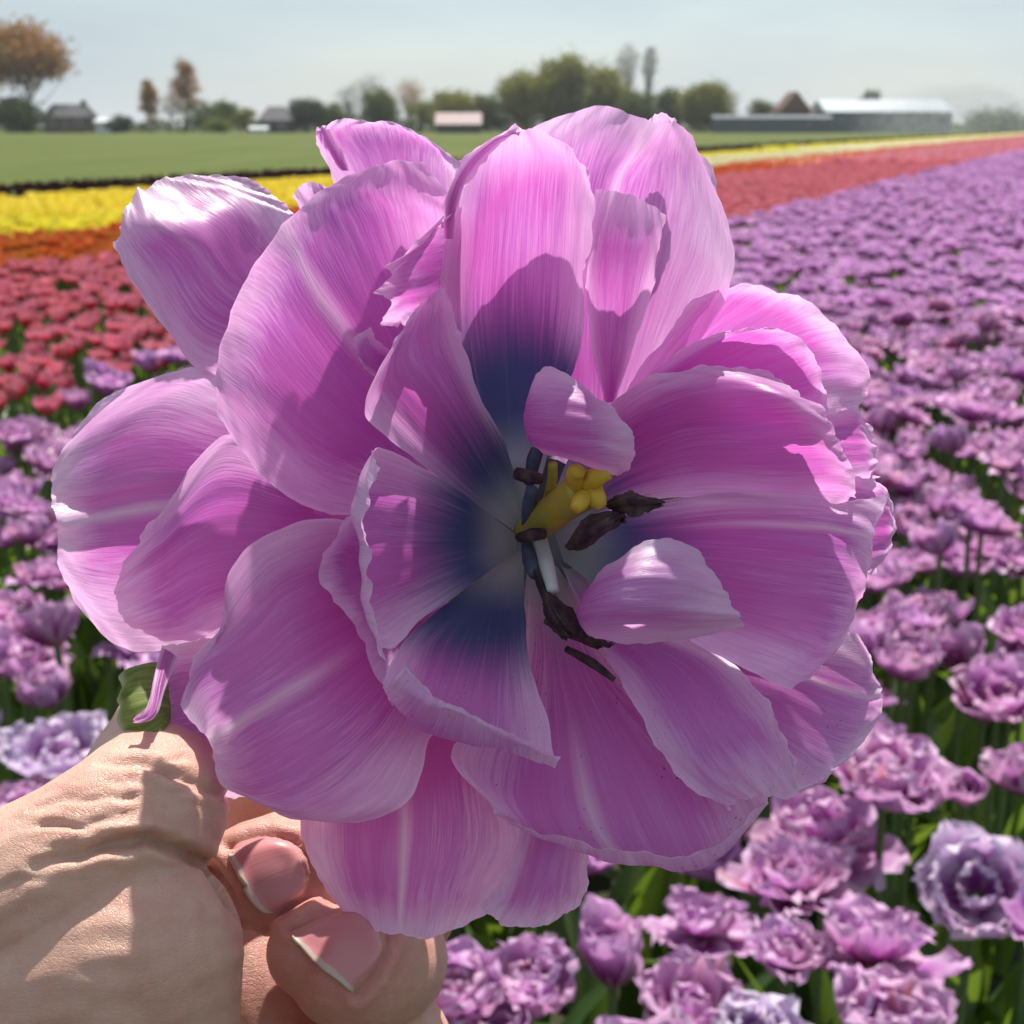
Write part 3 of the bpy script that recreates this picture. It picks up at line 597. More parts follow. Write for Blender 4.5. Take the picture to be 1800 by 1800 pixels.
def leaf_mat():
    s = NT('tulip_leaf'); uvn = s.n('ShaderNodeSeparateXYZ', {0: s.n('ShaderNodeTexCoord').outputs['UV']}); u, v = uvn.outputs[0], uvn.outputs[1]
    rnd = s.n('ShaderNodeNewGeometry').outputs['Random Per Island']
    st = s.noise(s.xyz(s.math('MULTIPLY', u, 12.0), v, s.math('MULTIPLY', rnd, 20.0)), 1.0, 2)
    c = s.mix(rnd, (0.055, 0.125, 0.022), (0.11, 0.17, 0.030)); c = s.mix(s.map(st, .4, .7), c, (0.055, 0.115, 0.055))
    return s.out(leafy(s, c, .38, .45, tcol=s.mix(.5, c, (0.30, 0.46, 0.02)), spec=.5))
M_LEAF = leaf_mat()
def fpetal(L, W, th0, th1, phi, nu=6, nv=7, ruf=.12, seed=0, r0=.004, z0=0.0, cup=.35):
    v = np.linspace(0, 1, nv); th = th0 + (th1 - th0) * v; ds = L / (nv - 1)
    r = r0 + np.concatenate([[0], np.cumsum(np.sin((th[1:] + th[:-1]) / 2) * ds)]); z = z0 + np.concatenate([[0], np.cumsum(np.cos((th[1:] + th[:-1]) / 2) * ds)])
    wv = W * np.clip(np.sin(np.pi * (0.10 + 0.80 * v)) ** .7, .05, 1) * (1 - .45 * np.clip((v - .85) / .15, 0, 1) ** 2)
    u = np.linspace(-1, 1, nu); U, Vv = np.meshgrid(u, v)
    x = U * wv[:, None] / 2
    inn = cup * wv[:, None] * (U ** 2) / 2
    rz = np.stack([-np.cos(th), np.sin(th)], 1)           # inward-ish normal in (r,z)
    rf = ruf * W * .5 * (np.abs(U) ** 2 * .7 + .5 * Vv ** 3) * (Vv ** .7) * wob(U * 5 + Vv * 6 * np.sign(U), seed, 3, 1.4, .7)
    rr = r[:, None] + rz[:, 0][:, None] * (inn + rf); zz = z[:, None] + rz[:, 1][:, None] * (inn + rf)
    zz = zz - (.10 * L * np.abs(U) ** 3 * (Vv > .95))
    c, s_ = math.cos(phi), math.sin(phi)
    P = np.stack([rr * c - x * s_, rr * s_ + x * c, zz], -1).reshape(-1, 3)
    return P, grid_faces(nu, nv), np.stack([(U + 1) / 2, Vv], -1).reshape(-1, 2)
def head_petals(kind, sd_, nu=6, nv=7):
    r = random.Random(sd_); out = []
    if kind == 'double':
        op = r.uniform(-.40, .22); ph = r.random() * 6
        for n_, L, a0, a1, W, cp in ((6, .052, 1.40 + op, .45 + op * 1.5, .046, .38), (6, .047, 1.15 + op, .20 + op, .042, .45), (5, .040, .85 + op * .6, -.10 + op, .036, .5), (4, .031, .45, -.35, .028, .5)):
            for k in range(n_):
                out.append(fpetal(L * r.uniform(.88, 1.12), W * r.uniform(.85, 1.12), a0 + r.uniform(-.12, .12), a1 + r.uniform(-.3, .3), ph + 6.283 * k / n_ + r.uniform(-.25, .25), nu, nv, .46, r.randrange(9999), .004, 0, cp))
            ph += .5
    else:
        op = r.uniform(-.1, .35) + (.3 if kind == 'low' else 0); ph = r.random() * 6
        for n_, L, a0, a1, W in ((3, .054, 1.0, -.05, .046), (3, .052, .85, -.18, .042)):
            for k in range(n_):
                out.append(fpetal(L * r.uniform(.9, 1.1), W, a0 + op * .5, a1 + op + r.uniform(-.1, .15), ph + 6.283 * k / n_, nu, nv, .12, r.randrange(9999), .003, 0, .6))
            ph += 1.05
    return out
def join(parts):
    v = []; f = []; u = []; o = 0
    for P, Fc, UV in parts: v.append(P); f.append(Fc + o); u.append(UV); o += len(P)
    return np.concatenate(v), np.concatenate(f), np.concatenate(u)
def leaf_geo(L, W, phi, lean0, lean1, nv=9, nu=4, z0=0.0, twist=.4, seed=0):
    v = np.linspace(0, 1, nv); th = lean0 + (lean1 - lean0) * v ** 1.6; ds = L / (nv - 1)
    r = np.concatenate([[0], np.cumsum(np.sin(th[1:]) * ds)]) + .004; z = z0 + np.concatenate([[0], np.cumsum(np.cos(th[1:]) * ds)])
    wv = W * np.sin(np.pi * (0.12 + 0.88 * v)) ** .8; u = np.linspace(-1, 1, nu); U, Vv = np.meshgrid(u, v)
    tw = twist * Vv; x = U * wv[:, None] / 2 * np.cos(tw); nn_ = U * wv[:, None] / 2 * np.sin(tw) + .28 * wv[:, None] * U ** 2 + .05 * W * np.sin(Vv * 9 + seed)
    rr = r[:, None] - np.cos(th)[:, None] * nn_; zz = z[:, None] + np.sin(th)[:, None] * nn_
    c, s_ = math.cos(phi), math.sin(phi)
    return np.stack([rr * c - x * s_, rr * s_ + x * c, zz], -1).reshape(-1, 3), grid_faces(nu, nv), np.stack([(U + 1) / 2, Vv], -1).reshape(-1, 2)
def stem_geo(h, bend, sd_):
    t = np.linspace(0, 1, 7); r = random.Random(sd_); a = r.random() * 6.28
    P = np.stack([bend * math.cos(a) * (t ** 2 - t) * 2, bend * math.sin(a) * (t ** 2 - t) * 2, h * t], 1)
    return tube(P, np.full(7, .0036), 7, False)
def data_mesh(name, v, f, uv, mat):
    o = mesh_obj(name, v, f, mat, None, uv); me_ = o.data; bpy.data.objects.remove(o); return me_
def link(name, me_, parent=None, M_=None):
    o = bpy.data.objects.new(name, me_); COL.objects.link(o); o.parent = parent
    if M_ is not None: o.matrix_local = M_
    return o
# --- flower positions along the rows, jittered; only what the camera's surroundings can see
def scatter(p0, p1, s0, s1, dp, ds, jit=.38, seed=1):
    r = np.random.default_rng(seed); a = np.arange(p0 + dp / 2, p1, dp); b = np.arange(s0, s1, ds); A, B = np.meshgrid(a, b)
    A = A + r.uniform(-jit, jit, A.shape) * dp; B = B + r.uniform(-jit, jit, B.shape) * ds
    p = np.stack([E[0] * B + NP_[0] * A, E[1] * B + NP_[1] * A], -1).reshape(-1, 2)
    return p
def in_view(p, z, mg=140):
    x, y, D = proj(np.concatenate([p, np.full((len(p), 1), z)], 1)); return (D > .3) & (x > -mg) & (x < 1800 + mg) & (y > 0) & (y < 1800 + 2.2 * mg), D, x, y
def held_hidden(x, y):              # roughly the silhouette of the held bloom and hand
    return (((x - 820) / 640) ** 2 + ((y - 920) / 620) ** 2 < 1) | ((x < 620) & (y > 1500))
VAR = []
for k in range(9):
    pts = head_petals('double', 100 + k); h = random.Random(k).uniform(.43, .50)
    VAR.append(dict(pet=[data_mesh('petal', *q, M_PUR) for q in pts], head=data_mesh('flower_head', *join(pts), M_PUR), h=h,
        stem=None, lv=[data_mesh('leaf', *leaf_geo(random.uniform(.26, .36), random.uniform(.035, .055), a, random.uniform(.05, .25), random.uniform(.4, 1.3), seed=k, twist=random.uniform(-.8, .8)), M_LEAF) for a in (random.random() * 2, 2.1 + random.random() * 2, 4.2 + random.random() * 2)]))
    sv, sf = stem_geo(1.0, .012, k); me_ = mesh_obj('stem', sv, sf, M_STEM); VAR[-1]['stem'] = me_.data; bpy.data.objects.remove(me_)
LOWV = [join(head_petals('double', 300 + k, 4, 4)) for k in range(4)]
pos = scatter(-8.0, P_RED - .05, -1.0, 26, .084, .080, .46, 3)
ok, D, x, y = in_view(pos, TOP); ok &= np.hypot(pos[:, 0], pos[:, 1]) > .42
pos, D, x, y = pos[ok], D[ok], x[ok], y[ok]
SPOT = [  # px, py of the head, head base height, width px, variant, tilt towards camera, material, label
    (1722,1512,.45,200,'bowl',.75,1,'bluish lilac tulip cup tilted open with a pale inner ring, above bent leaves'),
    (1540,1625,.45,200,'flop',-.35,0,'lilac tulip seen from its underside with a salmon flame on one petal'),
    (1385,1625,.45,135,'double',.1,0,'pale pink lilac tulip beside the one with the salmon flame'),
    (1078,1660,.45,190,'goblet',.0,0,'upright goblet shaped lilac tulip with a salmon stripe, under the held bloom'),
    (1215,1730,.45,185,'bowl',.1,0,'bowl shaped pink lilac tulip with frilled rim beside the goblet shaped one'),
    (1555,1330,.47,215,'double',.15,0,'tall frilly lilac tulip with many stacked petals above darker ones'),
    (1700,1350,.45,100,'goblet',.5,0,'small deep pink tulip bud leaning beside the frilly stacked bloom'),
    (1450,1430,.40,190,'flop',.1,0,'drooping mauve tulip under the frilly stacked bloom'),
    (1240,1580,.42,150,'flop',-.2,0,'flat open lilac tulip just below the rolled edge of the held bloom'),
    (800,1700,.47,200,'double',.25,0,'pale frilly tulip beside the fingertip of the hand'),
    (930,1690,.46,200,'double',.2,0,'pale lilac tulip with crowded petals between fingertip and goblet shaped tulip'),
    (880,1780,.45,160,'goblet',.2,0,'tall pointed tulip with deep pink outer petal below the crowded pale ones'),
    (1330,1790,.45,200,'double',.2,1,'wide bluish lilac tulip at the foot of the bowl shaped one'),
    (1560,1770,.44,210,'double',.1,0,'ragged lilac tulip with upright pale petal below the one seen from its underside'),
    (105,1300,.45,180,'bowl',.2,1,'pale bluish lilac tulip next to the tip of the thumb'),
    (40,1385,.44,130,'double',.2,0,'magenta lilac rosette tulip above the thumb knuckle'),
    (1755,1190,.45,150,'bowl',.3,0,'open pink lilac tulip bowl in front of the bright leaves')]
SP = [ground_hit(a, b + 25, h + .02) for a, b, h, *_ in SPOT]
keep = np.ones(len(pos), bool)
for q in SP: keep &= np.hypot(pos[:, 0] - q.x, pos[:, 1] - q.y) > .085
for cx, cy, rx, ry in ((1490,1490,150,62),(1735,1640,110,90),(1740,1410,110,55),(1330,1520,90,50),(1690,1270,90,50)): keep &= ((x - cx) / rx) ** 2 + ((y - cy) / ry) ** 2 > 1
pos, D, x, y = pos[keep], D[keep], x[keep], y[keep]
hid = held_hidden(x, y) | (x < -40) | (x > 1840) | (y > 1900)
order = np.argsort(D + hid * 1000.0); rnd = random.Random(5)
NI = 300 - len(SPOT); ind = order[:NI]; rest = order[NI:]
def set_head(z, sc_, tilt, az, rz): return Matrix.Translation((0, 0, z)) @ Matrix.Rotation(az, 4, 'Z') @ Matrix.Rotation(tilt, 4, 'X') @ Matrix.Rotation(rz, 4, 'Z') @ Matrix.Scale(sc_, 4)
for i, q in enumerate(ind):
    V_ = VAR[rnd.randrange(9)]; t = empty('double_tulip', (pos[q, 0], pos[q, 1], 0)); t.rotation_euler.z = rnd.random() * 6.28
    tag(t, 'lilac double tulip with ruffled pale edged petals growing on its stem in the purple bed', 'tulip', 'lilac double tulips growing in the purple bed')
    h = rnd.uniform(.375, .505); sc_ = rnd.uniform(.86, 1.16); Mh = set_head(h, sc_, rnd.uniform(0, .55), rnd.random() * 6.28, rnd.random() * 6.28)
    if i < 110:
        for pm in V_['pet']: link('petal', pm, t, Mh)
        for lm in V_['lv']: link('leaf', lm, t, Matrix.Rotation(rnd.random() * 6.28, 4, 'Z') @ Matrix.Scale(rnd.uniform(.85, 1.15), 4))
    else:
        link('flower_head', V_['head'], t, Mh)
        link('leaf', V_['lv'][i % 3], t)
    link('stem', V_['stem'], t, Matrix.Diagonal((1, 1, h + .004, 1)))
def spot_petals(kind, sd_):
    r = random.Random(sd_); out = []; ph = r.random() * 6
    if kind == 'double': return head_petals('double', sd_, 9, 10)
    spec = dict(bowl=((6, .055, 1.35, .35, .050, .4, .3), (6, .050, 1.1, .15, .044, .45, .4), (4, .034, .8, -.3, .030, .5, .5)),
                goblet=((3, .064, .75, .05, .052, .55, .15), (3, .060, .6, .0, .046, .55, .2), (4, .045, .4, -.1, .034, .5, .4)),
                flop=((6, .060, 1.9, 1.0, .050, .2, .4), (6, .052, 1.3, .25, .044, .4, .45), (5, .040, .8, 0., .034, .5, .5)))[kind]
    for n_, L, a0, a1, W, cp, rf in spec:
        for k in range(n_): out.append(fpetal(L * r.uniform(.9, 1.1), W * r.uniform(.9, 1.1), a0 + r.uniform(-.12, .12), a1 + r.uniform(-.2, .2), ph + 6.283 * k / n_ + r.uniform(-.15, .15), 9, 10, rf, r.randrange(9999), .004, 0, cp))
        ph += .5
    return out
for k, ((a, b, h, wpx, kd, tl, mt, lab), q) in enumerate(zip(SPOT, SP)):
    t = empty('double_tulip', (q.x, q.y, 0)); tag(t, lab, 'tulip', 'lilac double tulips growing in the purple bed')
    Dq = (Vector((q.x, q.y, h)) - Vector((0, 0, CAMH))).length; dirx = math.atan2(q.x, q.y)
    for pq in spot_petals(kd, 700 + k):
        dia = .088; o = link('petal', data_mesh('petal', *pq, (M_PUR, M_PUR2)[mt]), t, Matrix.Translation((0, 0, h)) @ Matrix.Rotation(-dirx, 4, 'Z') @ Matrix.Rotation(tl, 4, 'X') @ Matrix.Scale(wpx * Dq / F / dia, 4))
    for lm in VAR[k % 9]['lv']: link('leaf', lm, t, Matrix.Rotation(rnd.random() * 6.28, 4, 'Z'))
    link('stem', VAR[k % 9]['stem'], t, Matrix.Diagonal((1, 1, h + .004, 1)))
def stuff_heads(name, pos, variants, mat, zlo, zhi, seed, label, smin=.9, smax=1.15, tilt=.4):
    r = np.random.default_rng(seed); vs = []; fs = []; us = []; o = 0
    for p in pos:
        Pv, Fv, Uv = variants[r.integers(len(variants))]; a = r.random() * 6.28; c, s_ = math.cos(a), math.sin(a); sc_ = r.uniform(smin, smax)
        tl = r.uniform(0, tilt); ta = r.random() * 6.28
        Q = Pv @ np.array([[c, s_, 0], [-s_, c, 0], [0, 0, 1]]); Q = Q * sc_
        Q = Q + np.outer(Q[:, 2], [tl * math.cos(ta), tl * math.sin(ta), 0])
        vs.append(Q + np.array([p[0], p[1], r.uniform(zlo, zhi)])); fs.append(Fv + o); us.append(Uv); o += len(Pv)
    ob = mesh_obj(name, np.concatenate(vs), np.concatenate(fs), mat, None, np.concatenate(us)); tag(ob, label, 'tulips', kind='stuff'); return ob
stuff_heads('distant_double_tulips', pos[rest], LOWV, M_PUR, .375, .50, 4, 'mass of farther lilac double tulips filling the purple bed')
pfar = scatter(-8.0, P_RED - .05, 26, 90, .16, .20, .45, 33); ok, D, _, _ = in_view(pfar, TOP, 40); pfar = pfar[ok]
TINY = [join(head_petals('double', 400 + k, 2, 3)) for k in range(2)]
pfar = pfar[np.random.default_rng(1).permutation(len(pfar))[:5000]]
stuff_heads('horizon_double_tulips', pfar, TINY, M_PUR, .40, .48, 5, 'farthest lilac tulips where the purple bed runs to the horizon', 1.6, 2.2)
# --- single coloured beds
def tulip_bed(name, label, group, stufflabel, mat, p0, p1, zt, kind, dp, ds, seed, s_near=-4.0, s_mid=22., s_end=230., sc_=(0.9, 1.1), svis=None, nind=300):
    vs_ = []
    for k in range(4):
        hv_, hf_, hu_ = join(head_petals(kind, seed * 10 + k, 5, 5)); nh = len(hf_)
        hv_ = hv_ + np.array([0, 0, zt - .05]); sv, sf = stem_geo(zt - .045, .012, k); lv = [leaf_geo(random.uniform(.22, .30), .04, a, .1, .6, 6, 3) for a in (0, 2.1, 4.2)]
        allv = [hv_, sv]; allf = hf_.tolist() + [[i + len(hv_) for i in q] for q in sf]; allu = [hu_, np.zeros((len(sv), 2))]; mi = [0] * nh + [1] * len(sf); o = len(hv_) + len(sv)
        for a, b, c in lv: allv.append(a); allf += (b + o).tolist(); allu.append(c); mi += [2] * len(b); o += len(a)
        ob = mesh_obj(name, np.concatenate(allv), allf, None, None, np.concatenate(allu), mats=[mat, M_STEM, M_LEAF], mi=mi); vs_.append(ob.data); bpy.data.objects.remove(ob)
    p = scatter(p0, p1, s_near, s_mid, dp, ds, .4, seed); ok, D, x, y = in_view(p, zt, 60)
    if svis is not None: ok &= (p @ E > svis[0]) & (p @ E < svis[1])
    p, D, x, y = p[ok], D[ok], x[ok], y[ok]; hid = held_hidden(x, y) | (x < -10) | (x > 1810)
    od = np.argsort(D + hid * 1000.); r = random.Random(seed)
    for q in od[:nind]:
        if hid[q]: break
        o = link(name, vs_[r.randrange(4)]); o.location = (p[q, 0], p[q, 1], r.uniform(-.04, .02)); o.rotation_euler = (r.uniform(-.08, .08), r.uniform(-.08, .08), r.random() * 6.28); s1 = r.uniform(*sc_); o.scale = (s1, s1, 1)
        tag(o, label, 'tulip', group)
    small = [join(head_petals(kind, seed * 10 + 5 + k, 3, 3)) for k in range(3)]
    if len(od) > nind: stuff_heads('distant_' + name + 's', p[od[nind:]], small, mat, zt - .08, zt - .03, seed, stufflabel, *sc_)
    p = scatter(p0, p1, s_mid, s_end, dp * 2.2, ds * 5, .45, seed + 1); ok, D, x, y = in_view(p, zt, 30)
    if svis is not None: ok &= (p @ E > svis[0]) & (p @ E < svis[1])
    p = p[ok]
    tiny = [join(head_petals(kind, seed * 10 + 8 + k, 2, 2)) for k in range(2)]
    if len(p): stuff_heads('horizon_' + name + 's', p[:6000], tiny, mat, zt - .09, zt - .04, seed + 2, stufflabel.replace('farther', 'farthest'), 2.6, 3.4)
tulip_bed('red_tulip', 'pinkish red tulip with pale petal tips growing in the red bed', 'red tulips growing in their bed', 'mass of farther red tulips in the red bed', M_RED, P_RED, P_ORA - .05, .50, 'cup', .095, .085, 11)
tulip_bed('orange_tulip', 'bright orange tulip growing in the orange bed beside the red one', 'orange tulips growing in their bed', 'mass of farther orange tulips in the orange bed', M_ORA, P_ORA + .1, P_YEL - .1, .45, 'low', .088, .082, 12, sc_=(1.0, 1.2))
azc = math.atan2(1010 - 900, F / math.cos(PITCH)); dcr = np.array([math.sin(azc), math.cos(azc)]); S_CREAM = float((P_YEL + P_MAR) / 2 / (NP_ @ dcr) * (E @ dcr)); print('cream', S_CREAM)
tulip_bed('yellow_tulip', 'bright yellow tulip growing in the yellow bed beside the orange one', 'yellow tulips growing in their bed', 'mass of farther yellow tulips in the yellow bed', M_YEL, P_YEL, P_MAR, .43, 'low', .085, .08, 13, sc_=(1.0, 1.25), svis=(-10, S_CREAM))
tulip_bed('yellow_tulip', 'bright yellow tulip growing in the thin yellow strip behind the cream ones', 'yellow tulips of the thin strip', 'mass of farther yellow tulips in the thin strip behind the cream ones', M_YEL, P_YEL + (P_MAR - P_YEL) * .62, P_MAR, .43, 'low', .11, .12, 14, s_near=S_CREAM, s_mid=S_CREAM + 18, svis=(S_CREAM, 400), nind=0)
tulip_bed('cream_tulip', 'pale cream tulip growing beyond the yellow bed', 'cream tulips growing in their bed', 'mass of farther cream tulips beyond the yellow bed', M_CRE, P_YEL, P_YEL + (P_MAR - P_YEL) * .60, .44, 'low', .11, .12, 15, s_near=S_CREAM, s_mid=S_CREAM + 18, svis=(S_CREAM, 400))
tulip_bed('maroon_tulip', 'dark maroon tulip in the narrow row along the green field', 'maroon tulips in the narrow row', 'mass of farther maroon tulips along the green field', M_MAR, P_MAR + .1, P_FAR, .45, 'cup', .11, .10, 16)
# --- leaf mass under the flowers
def foliage(name, label, p0, p1, s0, s1, dp, ds, zh, seed, mg=100, nv=6):
    p = scatter(p0, p1, s0, s1, dp, ds, .48, seed); ok, D, _, _ = in_view(p, .25, mg); ok &= np.hypot(p[:, 0], p[:, 1]) > .35; p = p[ok]; r = random.Random(seed)
    lib = [leaf_geo(zh * r.uniform(.75, 1.15), r.uniform(.03, .05), 0, r.uniform(.02, .25), r.uniform(.3, 1.4), nv, 3, twist=r.uniform(-1, 1), seed=k) for k in range(10)]
    vs = []; fs = []; us = []; o = 0
    for q in p:
        a, b, c = lib[r.randrange(10)]; g_ = r.random() * 6.28; cc, s_ = math.cos(g_), math.sin(g_)
        vs.append(a @ np.array([[cc, s_, 0], [-s_, cc, 0], [0, 0, 1]]) + np.array([q[0], q[1], 0])); fs.append(b + o); us.append(c); o += len(a)
    ob = mesh_obj(name, np.concatenate(vs), np.concatenate(fs), M_LEAF, None, np.concatenate(us)); tag(ob, label, 'leaves', kind='stuff')
foliage('tulip_leaves', 'upright green tulip leaves crowding under the lilac flowers', -8, P_RED, -1, 12, .075, .075, .34, 51)
foliage('red_bed_leaves', 'green tulip leaves under the red flowers', P_RED, P_ORA, -4, 14, .11, .11, .34, 52)
foliage('far_bed_leaves', 'green tulip leaves under the orange and yellow flowers', P_ORA, P_FAR, -4, 20, .16, .16, .33, 53, 40, 4)
foliage('far_tulip_leaves', 'green leaves under the farther lilac flowers', -8, P_RED, 12, 30, .14, .14, .33, 54, 40, 4)
# ================================================================== beyond the field: trees, houses, spray
def at(px, D, z=0.0):
    az = math.atan2(px - 900, F / math.cos(PITCH)); return Vector((D * math.tan(az), D, z))
def hgt(py, D): return max(.5, CAMH + (HZ - py) / F * math.cos(PITCH) * D * (1 / math.cos(PITCH)) * math.cos(PITCH))
FC = F / math.cos(PITCH)
def hgt(py, D): return CAMH + (HZ - py) * D / FC
def wid(px, D): return px * D / FC
def crown_mat(name, c1, c2, tr=.5):
    s = NT(name); g_ = s.n('ShaderNodeNewGeometry').outputs['Random Per Island']; nz = s.noise(s.n('ShaderNodeTexCoord').outputs['Object'], .5, 3)
    c = s.mix(g_, c1, c2); c = s.mix(s.map(nz, .4, .65, 0, .5), c, tuple(k * .75 for k in c1))
    return s.out(leafy(s, c, .6, tr, spec=.2))
CR = dict(brown=crown_mat('brown_crown', (0.30, 0.15, 0.035), (0.42, 0.22, 0.06)), olive=crown_mat('olive_crown', (0.18, 0.19, 0.025), (0.28, 0.27, 0.045)),
          green=crown_mat('green_crown', (0.085, 0.115, 0.022), (0.13, 0.155, 0.03)), dark=crown_mat('dark_crown', (0.028, 0.045, 0.018), (0.05, 0.07, 0.025)),
          bare=crown_mat('bare_crown', (0.14, 0.125, 0.08), (0.20, 0.165, 0.10), .3), lime=crown_mat('lime_crown', (0.15, 0.18, 0.025), (0.22, 0.23, 0.04)))
M_BARK = simple('bark', (0.09, 0.075, 0.055), (0.14, 0.12, 0.09), 3, .9)
def tree(name, label, px, top, wpx, D, style, crown, seed, bottom=None, dens=1.0, cat='tree', lean=0.0):
    r = np.random.default_rng(seed); H = hgt(top, D); W = wid(wpx, D); b = at(px, D); t = empty(name, b); tag(t, label, cat, 'trees beyond the green field' if cat == 'tree' else 'shrubs beyond the green field')
    z0 = hgt(bottom, D) if bottom else (H * .22 if style != 'shrub' else .1)
    # limbs
    vs = []; fs = []; o = 0; tips = []
    th_ = H * (.55 if style in ('round', 'bare') else .85)
    def limb(P, r0, r1):
        nonlocal o
        v, f = tube(P, np.linspace(r0, r1, len(P)), 5); vs.append(v); fs.extend([[i + o for i in q] for q in f]); o += len(v)
    tt = np.linspace(0, 1, 6); rad = max(.10, H * .018)
    trunk = np.stack([wob(tt * 2, seed, 2) * .02 * H + lean * H * tt, wob(tt * 2, seed + 1, 2) * .02 * H, th_ * tt], 1); limb(trunk, rad, rad * .35)
    nb = {'round': 16, 'bare': 22, 'poplar': 14, 'shrub': 6}[style]
    for k in range(nb):
        f0 = r.uniform(.35, 1.0); a = r.random() * 6.28; st = np.array([np.interp(f0, tt, trunk[:, i]) for i in range(3)])
        ang = a; rr_ = W / 2 * r.uniform(.4, .85) * (.45 if style == 'poplar' else 1); ez = min(H * .96, st[2] + (H - st[2]) * r.uniform(.3, .9))
        en = np.array([st[0] + rr_ * math.cos(ang), st[1] + rr_ * math.sin(ang), ez]); md = (st + en) / 2 + np.array([0, 0, -.05 * H * r.random()])
        P = catmull(np.array([st, md, en]), np.linspace(0, 2, 5)); limb(P, rad * .4, rad * .08); tips.append(en)
    mesh_obj('trunk', np.concatenate(vs), fs, M_BARK, t)
    # crown: clumps of leaf faces spread through the volume
    zc = (z0 + H) / 2; hz = (H - z0) / 2; nc = int({'round': 85, 'bare': 75, 'poplar': 55, 'shrub': 45}[style] * dens); C = []
    while len(C) < nc:
        q = r.uniform(-1, 1, 3); rq = np.linalg.norm(q * np.array([1, 1, 1]))
        if rq > 1 or rq < .25: continue
        taper = 1.0 if style != 'poplar' else (1 - .35 * abs(q[2]))
        q = q * (1 + .12 * wob(np.array([q[0] * 4 + q[2] * 3]), seed + 7, 3)[0])
        C.append((q[0] * W / 2 * .88 * taper + lean * H * (.5 + .5 * q[2]), q[1] * W / 2 * .88 * taper, zc + q[2] * hz * .93))
    C = np.array(C); nl = int({'round': 60, 'bare': 34, 'poplar': 60, 'shrub': 60}[style]); cs = max(.35, W * .085)
    ctr = np.repeat(C, nl, 0) + r.normal(0, 1, (len(C) * nl, 3)) * cs * np.array([1, 1, .8]); ctr[:, 2] = np.maximum(ctr[:, 2], .15)
    n_ = len(ctr); ls = r.uniform(.5, 1.1, n_) * max(.22, min(.48, W * .036)) * (.55 if style == 'bare' else 1)
    a = r.normal(0, 1, (n_, 3)); a /= np.linalg.norm(a, axis=1)[:, None]; bb = np.cross(a, r.normal(0, 1, (n_, 3))); bb /= np.linalg.norm(bb, axis=1)[:, None]
    Q = np.stack([ctr + a * ls[:, None], ctr + bb * ls[:, None] * .6, ctr - a * ls[:, None], ctr - bb * ls[:, None] * .6], 1).reshape(-1, 3)
    mesh_obj('crown', Q, np.arange(n_ * 4).reshape(-1, 4), CR[crown], t, smooth=False)
T_ = [
 ('tree','tall tree with a broad rust brown crown beside the dark gabled house',52,55,150,270,'round','brown',150,1.5,0),
 ('tree','rust brown tree behind the broad rust crowned one',-40,90,130,285,'round','brown',160,1,0),
 ('shrub','brownish green thicket under the broad rust crowned tree',30,178,110,262,'shrub','green',228,1.3,0),
 ('shrub','low dark bush between the white shed and the narrow brown poplar',213,204,45,262,'shrub','dark',230,1,0),
 ('tree','narrow brown poplar, shorter of the brown pair',264,140,42,268,'poplar','brown',222,1.2,0),
 ('tree','thin pale bare tree between the two brown poplars',300,165,40,285,'bare','bare',215,.5,0),
 ('tree','tall brown poplar leaning slightly, highest of the brown pair',325,106,58,270,'poplar','brown',210,1.4,.05),
 ('shrub','green bush at the foot of the tall brown poplar',355,180,60,262,'shrub','green',229,1,0),
 ('tree','small round green tree between tall poplar and blue roofed house',400,182,62,272,'round','green',226,.8,0),
 ('shrub','yellowish green bush in front of the small round tree',385,212,50,255,'shrub','lime',231,.8,0),
 ('shrub','olive bush beside the blue roofed house',432,192,40,266,'shrub','olive',229,.8,0),
 ('tree','dark green rounded tree right behind the blue roofed house',540,176,70,276,'round','dark',228,1,0),
 ('tree','green tree between the dark rounded tree and the first bare crown',580,186,60,280,'round','green',228,.8,0),
 ('tree','bare twiggy tree with a slim dark crown before the higher bare one',612,150,48,288,'bare','bare',215,.9,0),
 ('tree','taller bare twiggy tree with wide pale crown',655,134,66,292,'bare','bare',200,1,0),
 ('tree','green tree under the wide pale bare crown',670,162,70,280,'round','green',226,1,0),
 ('tree','brown tinged bare tree beside the pink roofed shed',722,142,64,288,'bare','brown',195,1.1,0),
 ('shrub','yellow green bush beside the pink roofed shed',742,182,62,266,'shrub','lime',231,1.1,0),
 ('tree','bright green tree behind the pink roofed shed',796,162,90,280,'round','olive',228,1.1,0),
 ('tree','dull green tree between the shed and the big olive grove',860,170,70,280,'round','green',228,1,0),
 ('tree','bare grey tree at the edge of the big olive grove',893,134,56,300,'bare','bare',200,1,0),
 ('tree','first broad olive green tree of the big grove',925,128,100,284,'round','olive',226,1.2,0),
 ('tree','highest broad olive tree of the big grove',985,104,120,288,'round','olive',226,1.4,0),
 ('tree','olive tree of the grove under the two tall bare trees',1062,122,100,284,'round','olive',228,1.3,0),
 ('tree','tall bare tree with a dark rounded top rising above the grove',1102,82,46,298,'bare','bare',150,1.2,0),
 ('tree','slimmer of the two tall bare trees above the grove',1141,86,34,298,'bare','bare',145,1.1,0),
 ('tree','green tree under the slimmer tall bare tree',1120,165,80,276,'round','green',230,1,0),
 ('tree','dark green tree between grove and red tinged tree',1175,158,70,284,'round','green',230,1,0),
 ('tree','reddish olive tree beside the long grey shed',1238,142,92,276,'round','olive',230,1.3,0),
 ('tree','thin pale tree behind the reddish olive one',1282,160,50,300,'bare','bare',215,.8,0),
 ('tree','small round tree above the long grey shed',1335,178,56,296,'round','green',226,.9,0),
 ('tree','dark tree rising behind the roof of the hall',1530,160,44,310,'round','dark',215,.9,0),
 ('shrub','pale distant scrub seen through the spray',1745,203,120,330,'shrub','green',228,1,0),
]
